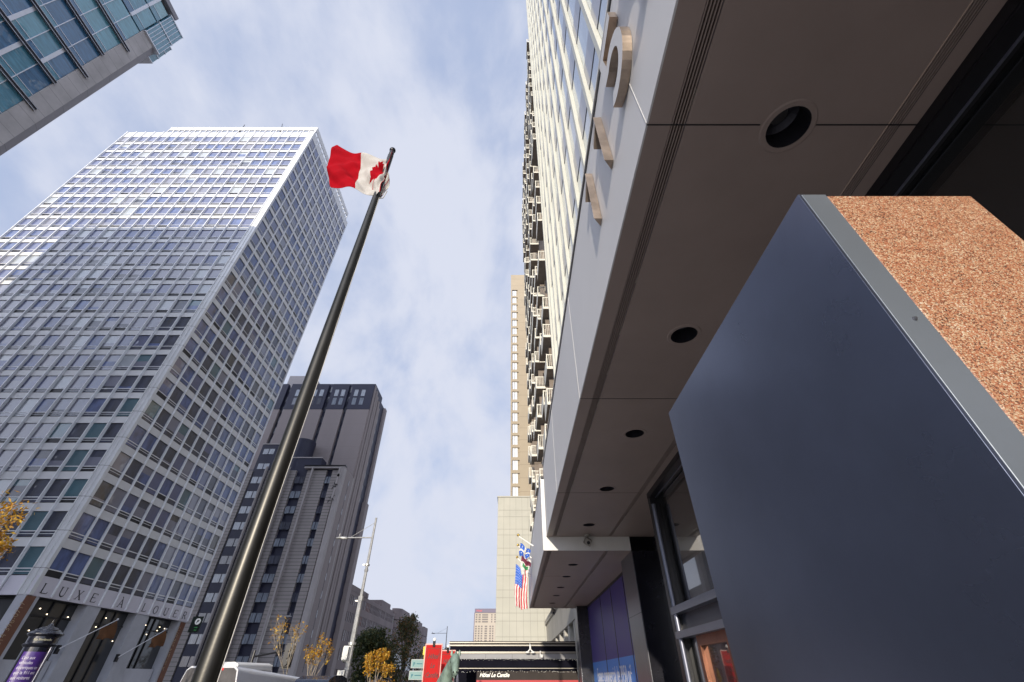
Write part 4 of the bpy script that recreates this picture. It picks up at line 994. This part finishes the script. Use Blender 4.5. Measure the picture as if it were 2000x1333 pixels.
def minibus():
    """built nose towards local +y, then turned on the road"""
    T = thing('minibus', 'white minibus with dark rear window numbered 01 and roof unit, behind the flagpole', 'bus', (-11.55, 20.6, -.15))
    W, Ln, H = 2.5, 6.0, 2.12
    body = mat('white_bus_paint', (.62, .63, .66), .3, 0, var=.04, coat=.5); tint = mat('tinted_window', (.085, .08, .082), .35, 0, coat=.6, var=.3, vscale=2)
    prof = [(-W / 2, .35), (W / 2, .35), (W / 2, 1.35), (W / 2 - .14, H - .12), (W / 2 - .3, H), (-W / 2 + .3, H), (-W / 2 + .14, H - .12), (-W / 2, 1.35)]
    def P_(mb, name, mats, smooth=False, sub=None, bevel=0):
        o = mb.build(name, mats, None, smooth, bevel=bevel); o.parent = sub or T; return o
    bb = MB().prism(prof, lambda a, b, d: (a, d, b - (.42 * d / Ln if b > 1 else 0)), 0, Ln); P_(bb, 'body', [body], bevel=.06)
    q = [(-W / 2 + .05, 1.1), (W / 2 - .05, 1.1), (W / 2 - .08, 1.5), (W / 2 - .2, H - .14), (W / 2 - .34, H - .06), (-W / 2 + .34, H - .06), (-W / 2 + .2, H - .14), (-W / 2 + .08, 1.5)]
    rw = MB().prism(q, lambda a, b, d: (a, d, b), -.03, .01); rwo = P_(rw, 'rear_window', [tint])
    tx = MB(); put_text(tx, Face('-y', -.03), .22, 1.70, '01', .22, d=.004, shear=.3, offset=.008); P_(tx, 'lettering', [mat('white_decal', (.75, .75, .75), .5)], sub=rwo)
    for s in (-1, 1):
        P_(MB().box(s * (W / 2 - .02), s * (W / 2 + .02), 1.0, Ln - 1.2, 1.1, 1.5), 'side_window', [tint])
        P_(MB().box(s * (W / 2 - .1) - .06, s * (W / 2 - .1) + .06, -.05, .02, 1.35, 1.6), 'tail_light', [mat('red_lens', (.5, .01, .01), .25, 0, emit=(1, .05, .05, .8))])
        for yy in (1.2, 5.6):
            w_ = P_(MB().tube((s * (W / 2 - .3), yy, .42), (s * (W / 2 + .03), yy, .42), .42, n=20), 'wheel', [M['black']])
            P_(MB().tube((s * (W / 2 + .03), yy, .42), (s * (W / 2 + .05), yy, .42), .24, n=16), 'rim', [mat('rim_grey', (.3, .3, .3), .4, .6)], sub=w_)
    P_(MB().box(.12, .5, -.07, 0, H - .13, H - .06), 'brake_light', [bpy.data.materials['red_lens']])
    hv = [(-.1, .2), (-.1, .35), (.0, .42)]
    un = MB().prism([(-.8, H - .12), (.8, H - .12), (.78, H + .06), (.6, H + .13), (-.6, H + .13), (-.78, H + .06)], lambda a, b, d: (a, d, b), .35, 2.6)
    P_(un, 'roof_unit', [mat('white_plastic', (.75, .74, .72), .5, 0, var=.04)], bevel=.04)
    P_(MB().box(-.4, .4, 2.5, 3.3, H - .25, H - .1), 'roof_hatch', [bpy.data.materials['white_plastic']], bevel=.02)
    P_(MB().box(-.3, .3, -.03, 0, .7, .85), 'number_plate', [bpy.data.materials['white_decal']])
    T.rotation_euler = (0, 0, math.radians(-9))
minibus()
def parked_car():
    T = thing('parked_car', 'dark blue-grey car at the foot of the grey hotel, left of the tall lamp', 'car', (-8.35, 24.5, -.15))
    paint = mat('dark_car_paint', (.03, .04, .07), .25, .3, var=.05, coat=1)
    def P_(mb, name, mats, bevel=0, sub=None): o = mb.build(name, mats, None, bevel=bevel); o.parent = sub or T; return o
    sd = [(-2.2, .35), (2.2, .35), (2.25, .8), (1.3, 1.0), (-1.7, 1.05), (-2.25, .95)]
    P_(MB().prism(sd, lambda a, b, d: (d, a, b), -.9, .9), 'body', [paint], .06)
    cb = [(-1.6, 1.0), (1.1, 1.0), (.35, 1.68), (-.2, 1.79), (-.9, 1.78), (-1.4, 1.6)]
    P_(MB().prism(cb, lambda a, b, d: (d, a, b), -.66, .66), 'cabin', [mat('car_glass', (.02, .02, .025), .3, 0)], .05)
    P_(MB().prism([(.42, 1.56), (-1.45, 1.56), (-1.36, 1.70), (-.9, 1.83), (-.2, 1.85), (.34, 1.74)], lambda a, b, d: (d, a, b), -.76, .76), 'roof', [paint], .02)
    for s in (-1, 1):
        for yy in (-1.4, 1.35): P_(MB().tube((s * .68, yy, .33), (s * .92, yy, .33), .33, n=20), 'wheel', [M['black']])
        P_(MB().box(s * .7 - .12, s * .7 + .12, -2.28, -2.2, .7, .85), 'tail_light', [bpy.data.materials['red_lens']])
    T.rotation_euler = (0, 0, math.radians(-8))
parked_car()

# hotel side: marquee, banners, direction signs, horse, flags
def marquee():
    T = thing('marquee', 'black and grey flat-roofed terrace marquee strung with lights, under the pale tiled wall', 'marquee', (0, 30.5, 0))
    E_ = EYE; gm = mat('grey_canvas', (.27, .27, .28), .7, 0, var=.08, vscale=1, lines=[('X', 1.45, .02, .5)]); lt = mat('aluminium_strip', (.26, .24, .21), .4, .3, var=.05)
    bk = mat('black_canvas', (.008, .008, .014), .9, 0, spec=.05, var=.2); ch = mat('charcoal_canvas', (.05, .043, .04), .9, 0, spec=.1, var=.15, vscale=1)
    fr = MB(); x0, x1 = -3.5, 3.55
    fr.box(x0, x1, 29.0, 33, 1.5 + E_, 1.62 + E_, 0).box(x0 + .02, x1, 28.95, 29.0, 1.38 + E_, 1.45 + E_, 0).box(x0, x1, 28.92, 29.0, 1.53 + E_, 1.58 + E_, 1).box(x0, x1, 28.93, 29.0, 1.40 + E_, 1.46 + E_, 1)
    fr.box(x0 + .05, x1, 29.02, 29.1, .3 + E_, 1.52 + E_, 2).box(x0, x1, 28.9, 29.02, 1.06 + E_, 1.15 + E_, 1).box(x0, x1, 28.93, 28.98, .40 + E_, .43 + E_, 1)
    part(fr, 'roof_edge', [ch, lt, bk], T)
    part(MB().box(x0, x1, 28.88, 29.0, .82 + E_, 1.04 + E_), 'valance', [gm], T)
    c = MB().box(-1.9, x1, 28.98, 29.02, -.08 + E_, .3 + E_, 0).box(-1.9, x1, 28.96, 29.02, -.4 + E_, -.08 + E_, 1)
    cu = part(c, 'curtain', [ch, mat('red_band', (.42, .03, .04), .6)], T)
    tx = MB(); put_text(tx, Face('-y', 28.98), -.95, .05 + E_, 'Hôtel Le Cantlie', .25, d=.004, shear=.35, xs=.95, offset=.004); part(tx, 'lettering', [mat('cream_lettering', (.75, .73, .68), .5, emit=(1, .95, .85, .3))], T, sub=cu)
    for x in (-3.4, -1.95, .7, 3.2): part(MB().box(x, x + .12, 29.2, 29.32, 0, 1.5 + E_), 'post', [bk], T)
    part(MB().box(x0, x1, 32.8, 33, 0, 1.5 + E_), 'back_wall', [bk], T)
    rnd = random.Random(6); li = MB()
    for z in (.79, .28):
        x = x0
        while x < x1: li.ball((x, 28.85, z + rnd.uniform(-.035, .035) + E_), .0075, 6); x += rnd.uniform(.05, .2)
    s = part(li, 'string_lights', [mat('light_bulbs', (.9, .9, .85), .4, emit=(1, .95, .85, 2))], T)
    sp = MB().tube((1.0, 28.6, 1.25 + E_), (1.0, 28.6, 1.42 + E_), .05, n=8).tube((1.0, 28.6, 1.42 + E_), (1.0, 29, 1.5 + E_), .03, n=8)
    for x in (.85, 1.15): sp.ball((x, 28.6, 1.1 + E_), .09, 10, sc=(1.4, 1, .6))
    sp.tube((1.0, 28.6, 1.25 + E_), (.85, 28.6, 1.12 + E_), .03, n=6).tube((1.0, 28.6, 1.25 + E_), (1.15, 28.6, 1.12 + E_), .03, n=6).tube((1.55, 28.6, 1.15 + E_), (1.55, 28.7, .98 + E_), .04, n=8).ball((1.62, 28.6, .93 + E_), .09, 10)
    part(sp, 'spotlight', [mat('white_lamp_housing', (.72, .72, .70), .4)], T)
marquee()
def hotel_banner(x0, x1, y, zt, label, zsh=0):
    T = thing('banner_stand', label, 'banner', ((x0 + x1) / 2, y, 0), 'red hotel banners'); E_ = EYE
    red = mat('banner_red', (.42, .022, .022), .9, 0, spec=.05, var=.08) if 'banner_red' not in bpy.data.materials else bpy.data.materials['banner_red']
    part(MB().box(x0 - .03, x0, y, y + .05, 0, zt + .03).box(x1, x1 + .03, y, y + .05, 0, zt + .03).box(x0 - .03, x1 + .03, y - .002, y + .052, zt, zt + .04), 'frame', [mat('pink_frame', (.55, .30, .27), .5)], T)
    b = part(MB().box(x0, x1, y + .01, y + .04, .3, zt), 'panel', [red], T)
    tr = MB(); a, c, d, e = x0 + .05, x1 - .05, .4, zt - .12
    for q in ((a, a + .012, d, e), (c - .012, c, d, e), (a, c, e, e + .012)): tr.box(q[0], q[1], y + .006, y + .01, q[2], q[3])
    F = Face('-y', y + .01); mid = (x0 + x1) / 2; dk = mat('dark_red_lettering', (.05, .006, .006), .6)
    for k, s in enumerate(('Hôtel', 'Le', 'Cantlie')): put_text(tr, F, mid, zt - .42 - .28 * k, s, .21, d=.003, depth=.001, shear=.4, xs=.8, offset=.004)
    part(tr, 'lettering', [dk], T, sub=b)
    g = part(MB().tube((mid, y, zt - .06), (mid, y, zt + .12), .05, n=10), 'lamp_bracket', [M['black']], T)
    part(MB().ball((mid, y, zt + .17), .062, 14), 'globe', [mat('white_globe', (.85, .84, .80), .3)], T)
hotel_banner(-3.30, -2.70, 20, 1.0 + EYE, 'taller red hotel banner panel topped by a white globe, left of its neighbour')
hotel_banner(-3.13, -2.50, 23, .93 + EYE, 'shorter red hotel banner half hidden behind the green bronze horse')
part_dir = [(.62, .35), (.30, .03), (-.02, -.29)]
def direction_signs():
    y = 20.2; T0 = thing('sign_post', 'thin post carrying three pale parking direction signs', 'post', (-3.95, y + .1, 0))
    part(MB().tube((-3.6, y + .08, 0), (-3.6, y + .08, .78 + EYE), .03, n=8), 'pole', [M['black']], T0)
    for k, w_ in enumerate(('topmost', 'middle', 'lowest')):
        z1 = .565 + EYE - .345 * k; x0 = -3.84 - .03 * k; x1 = -3.36
        T = thing('parking_board', f'pale mint parking direction board, {w_} of three beside the red banner', 'sign', ((x0 + x1) / 2, y, z1), 'parking direction boards')
        part(MB().box(x0, x1, y, y + .06, z1 - .27, z1), 'frame', [mat('grey_sign_frame', (.30, .33, .33), .5)], T)
        f = part(MB().box(x0 + .025, x1 - .02, y - .005, y, z1 - .25, z1 - .025), 'face', [mat('mint_face', (.22, .33, .32), .8, 0, spec=.1, var=.05)], T)
        tx = MB(); F = Face('-y', y - .005); put_text(tx, F, x0 + .12, z1 - .2, 'P', .15, d=.002, depth=.001, offset=.004); F.box(tx, x0 + .21, x1 - .05, 0, .003, z1 - .15, z1 - .125)
        part(tx, 'lettering', [mat('teal_lettering', (.02, .13, .17), .7)], T, sub=f)
direction_signs()
def yellow_sign():
    T = thing('yellow_sign', 'narrow yellow sign edge just left of the taller red banner', 'sign', (-3.45, 20.6, 0))
    part(MB().box(-3.5, -3.36, 20.6, 20.64, .72 + EYE, .98 + EYE).box(-3.45, -3.43, 20.6, 20.63, 0, .72 + EYE), 'panel', [mat('yellow_paint', (.75, .50, .02), .5)], T)
yellow_sign()

def skin_mesh(name, joints, edges, m, th, sub=2, voxel=None, smooth=True):
    me = bpy.data.meshes.new(name); base = Vector(th.location)
    me.from_pydata([tuple(Vector(j[:3]) - base) for j in joints], edges, [])
    o = bpy.data.objects.new(name, me); S.collection.objects.link(o)
    sk = o.modifiers.new('skin', 'SKIN'); sk.use_smooth_shade = True
    for i, j in enumerate(joints):
        r = j[3]; me.skin_vertices[0].data[i].radius = (r, r) if not isinstance(r, tuple) else r
    me.skin_vertices[0].data[0].use_root = True
    ss = o.modifiers.new('sub', 'SUBSURF'); ss.levels = sub; ss.render_levels = sub
    dg = bpy.context.evaluated_depsgraph_get(); m2 = bpy.data.meshes.new_from_object(o.evaluated_get(dg)); m2.name = name
    bpy.data.objects.remove(o); m2.materials.clear(); m2.materials.append(m)
    o = bpy.data.objects.new(name, m2); S.collection.objects.link(o); o.parent = th
    m2.polygons.foreach_set('use_smooth', [True] * len(m2.polygons)); return o
def horse():
    x, y = -1.29, 11.5; T = thing('horse_statue', 'green weathered bronze horse, its head facing us in front of the hotel marquee', 'statue', (x, y + .9, 0))
    pat = mat('verdigris_bronze', (.20, .27, .225), .6, .25, var=.55, vscale=5, bump=.4, bscale=22, stretch=(1, 1, .5))
    z = EYE
    J = [(x - .34, y + 1.05, 1.12, .30), (x - .34, y + 1.7, 1.1, .27), (x - .34, y + 2.1, 1.16, .29), (x - .32, y + .78, 1.2, .26),      # barrel, rump, chest
         (x - .24, y + .62, 1.46, .19), (x - .10, y + .38, 1.76, .12), (x + .04, y + .14, 1.97, .085),                                    # neck to poll
         (x + .06, y + .0, 1.93, .112), (x + .075, y - .1, 1.84, .098), (x + .09, y - .19, 1.75, .078), (x + .10, y - .25, 1.69, .072), (x + .10, y - .28, 1.645, .052),
         (x - .54, y + .66, 1.0, .12), (x - .54, y + .62, .6, .065), (x - .54, y + .66, .2, .045), (x - .54, y + .6, .04, .06),
         (x - .14, y + .66, 1.0, .12), (x - .14, y + .5, .62, .065), (x - .14, y + .62, .3, .045), (x - .14, y + .62, .1, .055),
         (x - .54, y + 2.1, .95, .17), (x - .54, y + 1.98, .68, .09), (x - .54, y + 2.25, .46, .06), (x - .54, y + 2.2, .15, .045), (x - .54, y + 2.12, .04, .06),
         (x - .14, y + 2.1, .95, .17), (x - .14, y + 1.98, .68, .09), (x - .14, y + 2.25, .46, .06), (x - .14, y + 2.2, .15, .045), (x - .14, y + 2.12, .04, .06)]
    Ed = [(0, 1), (1, 2), (0, 3), (3, 4), (4, 5), (5, 6), (6, 7), (7, 8), (8, 9), (9, 10), (10, 11), (3, 12), (12, 13), (13, 14), (14, 15), (3, 16), (16, 17), (17, 18), (18, 19), (2, 20), (20, 21), (21, 22), (22, 23), (23, 24), (2, 25), (25, 26), (26, 27), (27, 28), (28, 29)]
    skin_mesh('body', J, Ed, pat, T)
    for s in (-1, 1):
        e = MB(); c = Vector((x + .05 + s * .085, y + .06, 1.985)); n = 8
        for q in range(n):
            pass
        e.lathe([(.026, 0), (.032, .035), (.024, .07), (.004, .105)], (c.x, c.y, c.z), 10); part(e, 'ear', [pat], T, smooth=True)
        part(MB().ball((x + .066 + s * .094, y - .05, 1.87), .02, 10, sc=(.7, 1, 1)), 'eye', [M['black']], T, smooth=True)
        part(MB().ball((x + .10 + s * .034, y - .325, 1.70), .013, 8, sc=(1, .8, 1.3)), 'nostril', [M['black']], T, smooth=True)
    mn = MB(); rnd = random.Random(1)
    for q in range(26):
        t = q / 25; px = x + .03 - .2 * t; py = y + .14 + .42 * t; pz = 2.04 - .40 * t
        mn.tube((px, py, pz), (px + .09 + rnd.uniform(-.03, .05), py - .01, pz - .16), .022, .006, 5)
    mn.tube((x + .05, y + .1, 2.04), (x + .07, y - .1, 1.95), .028, .008, 6)
    part(mn, 'mane', [pat], T)
    part(MB().tube((x - .15, y + 2.35, 1.2), (x - .15, y + 2.6, .95), .06, .08, 8).tube((x - .15, y + 2.6, .95), (x - .15, y + 2.62, .4), .08, .02, 8), 'tail', [pat], T)
    part(MB().box(x - .6, x + .3, y + .4, y + 2.6, 0, .05), 'plinth', [M['black']], T)
horse()
def gold_ornament():
    x, y = -2.62, 24.5; T = thing('totem_column', 'narrow gilded and white ornament column just right of the bronze horse', 'ornament', (x, y, 0))
    part(MB().lathe([(.12, 0), (.12, 1.3), (.09, 1.45), (.11, 1.6), (.07, 1.85), (.02, 1.98)], (x - .1, y, 0), 12), 'gilt_shaft', [mat('gilt', (.55, .38, .07), .35, .7, var=.3, vscale=8)], T)
    part(MB().lathe([(.06, 0), (.06, 1.5), (.03, 1.75), (.001, 1.8)], (x + .14, y + .02, 0), 12), 'white_shaft', [mat('chalk_white', (.6, .6, .62), .6, var=.1)], T)
gold_ornament()

def angled_flag(y, zt, zb, xt, pat, label, lab2, wid, drop, off):
    """staff leaning out of the fascia, cloth hanging from it"""
    E_ = EYE; T = thing('angled_staff', label, 'flagpole', (.95, y, zb + E_), 'white staffs leaning out of the fascia')
    part(MB().tube((.95, y, zb + E_), (xt, y, zt + E_), .03, .022, 10), 'staff', [mat('white_pole', (.75, .74, .7), .35)], T)
    part(MB().ball((xt, y, zt + .04 + E_), .065, 12), 'ball', [mat('gold_ball', (.6, .42, .12), .25, .9)], T, smooth=True)
    F_ = thing('hanging_flag', lab2, 'flag', (xt, y, zt + E_), 'flags hanging beside the canopy')
    n, m_ = 40, 60; vs = []; fs = []; ms = []
    for j in range(m_ + 1):
        t = j / m_
        for i in range(n + 1):
            s = i / n; xx = xt + off + (wid) * s + .05 * math.sin(5 * t + 2) * t; zz = zt - .3 - (zt - zb) * s * .75 * (1 - t * .75) - drop * t + .04 * math.sin(9 * s)
            vs.append((xx - .06 * t, y + .07 * math.sin(9 * s + 3 * t) * (.3 + t) + .02 * math.sin(30 * t), zz + E_))
    mats, fn = pat
    for j in range(m_):
        for i in range(n): k = j * (n + 1) + i; fs.append((k, k + 1, k + n + 2, k + n + 1)); ms.append(fn((i + .5) / n, (j + .5) / m_))
    mb = MB(); mb.v = vs; mb.f = fs; mb.m = ms; o = part(mb, 'cloth', mats, F_, smooth=True); o.modifiers.new('thickness', 'SOLIDIFY').thickness = .003
fb_ = mat('flag_blue', (.03, .12, .5), .7, var=.15, vscale=4); fw = mat('flag_cream', (.66, .64, .6), .7, var=.06, vscale=4); fr_ = mat('flag_crimson', (.5, .03, .05), .7, var=.15); fg = mat('flag_green', (.04, .22, .08), .7); fm = mat('flag_maroon', (.13, .015, .04), .7)
quebec = ([fb_, fw], lambda s, t: 1 if .42 < s < .58 or .40 < t < .56 or (abs(abs(s - .5) - .29) < .045 and abs(abs(t - .48) - .27) < .05) else 0)
montreal = ([fw, fr_, fg, fm], lambda s, t: 3 if abs(t - .26) < .12 else (2 if abs(s - .5) < .3 and abs(t - .52) < .09 else (1 if abs(s - .5) < .05 else 0)))
usa = ([fr_, fw, fb_], lambda s, t: (1 if (int(s * 40) % 4 == 1 and int(t * 60) % 4 == 1) else 2) if (s < .58 and t < .46) else (0 if int(s * 9.99 + 1.2 * t) % 2 == 0 else 1))
angled_flag(20.4, 5.02, 4.60, .28, quebec, 'upper white staff with gold ball leaning from the canopy fascia', 'blue flag with a white cross hanging highest beside the canopy', .45, .55, .10)
angled_flag(22.8, 5.15, 4.6, .30, montreal, 'middle white staff with gold ball leaning from the canopy fascia', 'white flag with maroon and green emblem, between the blue and the striped flags', .45, 1.0, .18)
angled_flag(25.0, 5.05, 4.4, .28, usa, 'lowest white staff with gold ball leaning from the canopy fascia', 'starred red and white striped flag hanging lowest beside the canopy', .62, 1.95, -.08)

# ------------------------------------------------------------ trees
bark = mat('bark', (.16, .13, .10), .85, 0, var=.25, vscale=8, bump=.4, bscale=30)
pale_bark = mat('pale_twig', (.36, .30, .22), .8, 0, var=.2, vscale=8)
def limbs(mb, p, d, r, ln, depth, rnd, tips, spread=.6, up=.25):
    q = p + d * ln; mb.tube(p, q, r, r * .68, 6 if r < .03 else 8, caps=False)
    if depth == 0: tips.append(q); return
    tips.append(q) if depth <= 2 else None
    for k in range(rnd.choice([2, 3, 3])):
        nd = (d + Vector((rnd.uniform(-spread, spread), rnd.uniform(-spread, spread), rnd.uniform(-.15, spread) + up * .5))).normalized()
        limbs(mb, q, nd, r * .62, ln * rnd.uniform(.62, .88), depth - 1, rnd, tips, spread, up)
def leaves(mb, c, n, rad, size, rnd, nm, sc=(1, 1, 1), elong=2.0):
    for _ in range(n):
        while True:
            v = Vector((rnd.uniform(-1, 1), rnd.uniform(-1, 1), rnd.uniform(-1, 1)))
            if v.length < 1: break
        p = c + Vector((v.x * sc[0], v.y * sc[1], v.z * sc[2])) * rad
        a = Vector((rnd.uniform(-1, 1), rnd.uniform(-1, 1), rnd.uniform(-1, .6))).normalized(); b = a.orthogonal().normalized()
        b.rotate(Matrix.Rotation(rnd.uniform(0, 6.28), 3, a))
        s = size * rnd.uniform(.6, 1.3); w_ = s / elong
        mb.add([p, p + a * s * .5 + b * w_ * .5, p + a * s, p + a * s * .5 - b * w_ * .5], [(0, 1, 2, 3)], rnd.randrange(nm))
def leafm(name, cols):
    r = []
    for i, c in enumerate(cols):
        m = mat(f'{name}_{i}', c, .6, 0, var=.2, vscale=3); t = m.node_tree; b = t.nodes['Principled BSDF']
        tr = t.nodes.new('ShaderNodeBsdfTranslucent'); tr.inputs[0].default_value = (*c, 1); mx_ = t.nodes.new('ShaderNodeMixShader'); mx_.inputs[0].default_value = .35
        t.links.new(b.outputs[0], mx_.inputs[1]); t.links.new(tr.outputs[0], mx_.inputs[2]); t.links.new(mx_.outputs[0], t.nodes['Material Output'].inputs[0]); r.append(m)
    return r
gold = leafm('golden_leaf', ((.55, .30, .02), (.48, .22, .015), (.62, .40, .05), (.36, .19, .03)))
green = leafm('dark_leaf', ((.06, .08, .03), (.08, .10, .035), (.028, .045, .02), (.11, .10, .03)))
rust = leafm('rust_leaf', ((.22, .10, .03), (.30, .17, .04), (.12, .08, .03)))
def tree(name, label, cat, x, y, h, r0, depth, spread, nleaf, lrad, lsize, lm, seed, bk=bark, first=None, group=None, up=.25, sc=(1, 1, 1), elong=2.0, clumps=None):
    rnd = random.Random(seed); T = thing(name, label, cat, (x, y, 0), group)
    tr = MB(); tips = []; ln = first or h * .33
    limbs(tr, Vector((x, y, 0)), Vector((rnd.uniform(-.03, .03), rnd.uniform(-.03, .03), 1)).normalized(), r0, ln, depth, rnd, tips, spread, up)
    zmax = max(t.z for t in tips); k = h / (zmax + lrad * .5)
    tr.v = [(x + (a - x) * k, y + (b - y) * k, c * k) for a, b, c in tr.v]
    part(tr, 'trunk', [bk], T, smooth=True)
    cr_ = MB()
    for t in tips:
        c = Vector((x + (t.x - x) * k, y + (t.y - y) * k, t.z * k)); leaves(cr_, c, int(nleaf * rnd.uniform(.2, 1.7)), lrad * rnd.uniform(.6, 1.2), lsize, rnd, len(lm), sc, elong)
    if clumps:
        n_, rx, z0, z1, per, cr0 = clumps
        for _ in range(n_):
            t = rnd.random(); a = rnd.uniform(0, 6.283); zz = z0 + (z1 - z0) * t; rr = rx * (1 - abs(t - .38) ** 1.6 * 1.35) * math.sqrt(rnd.random())
            leaves(cr_, Vector((x + rr * math.cos(a), y + rr * math.sin(a), zz)), int(per * rnd.uniform(.5, 1.5)), cr0 * rnd.uniform(.6, 1.3), lsize, rnd, len(lm), sc, elong)
    part(cr_, 'crown', lm, T); return T
tree('golden_locust', 'golden-leaved street tree reaching in at the left edge before the white tower', 'tree', -14.3, 11.6, 5.6, .11, 5, .55, 16, .24, .13, gold, 14, first=1.7, elong=3.0)
tree('bare_sapling', 'nearly bare sapling with scattered yellow leaves, left of its twin by the minibus', 'tree', -10.35, 25, 3.95, .05, 5, .42, 1.6, .10, .11, gold, 8, bk=pale_bark, first=1.6, group='nearly bare saplings by the road')
tree('bare_sapling', 'nearly bare sapling with bunched rusty leaves, right of its twin by the minibus', 'tree', -9.5, 25.3, 3.35, .05, 5, .40, 3.2, .14, .12, gold + rust, 21, bk=pale_bark, first=1.3, group='nearly bare saplings by the road')
tree('golden_sapling', 'bushy golden sapling between the tall street lamp and the parking boards', 'tree', -6.35, 25, 2.72, .05, 5, .40, 12, .13, .10, gold, 31, bk=pale_bark, first=1.15, clumps=(42, .95, .9, 2.55, 16, .16))
tree('dark_green_tree', 'round dark green tree in front of the low concrete building', 'tree', -24.6, 92, 8.6, .25, 5, .65, 20, .9, .5, green, 5, first=2.2, clumps=(130, 4.6, 1.0, 8.2, 34, 1.0))
tree('tall_mottled_tree', 'taller olive tree with a bare twiggy top in front of the rounded bays', 'tree', -18.6, 90, 10.9, .22, 6, .40, 3, .55, .36, green + rust[:1], 17, first=3.0, up=.6, clumps=(150, 4.0, 1.0, 8.6, 34, .95))
tree('rusty_tree', 'small rust-tinged tree behind the taller red banner', 'tree', -13.4, 112, 6.6, .2, 5, .6, 30, .8, .4, rust + green[:1], 44, first=2.2)
tree('russet_tree', 'small russet tree behind the shorter red banner', 'tree', -7.2, 60, 3.35, .12, 5, .55, 26, .35, .2, rust, 45, first=1.2)
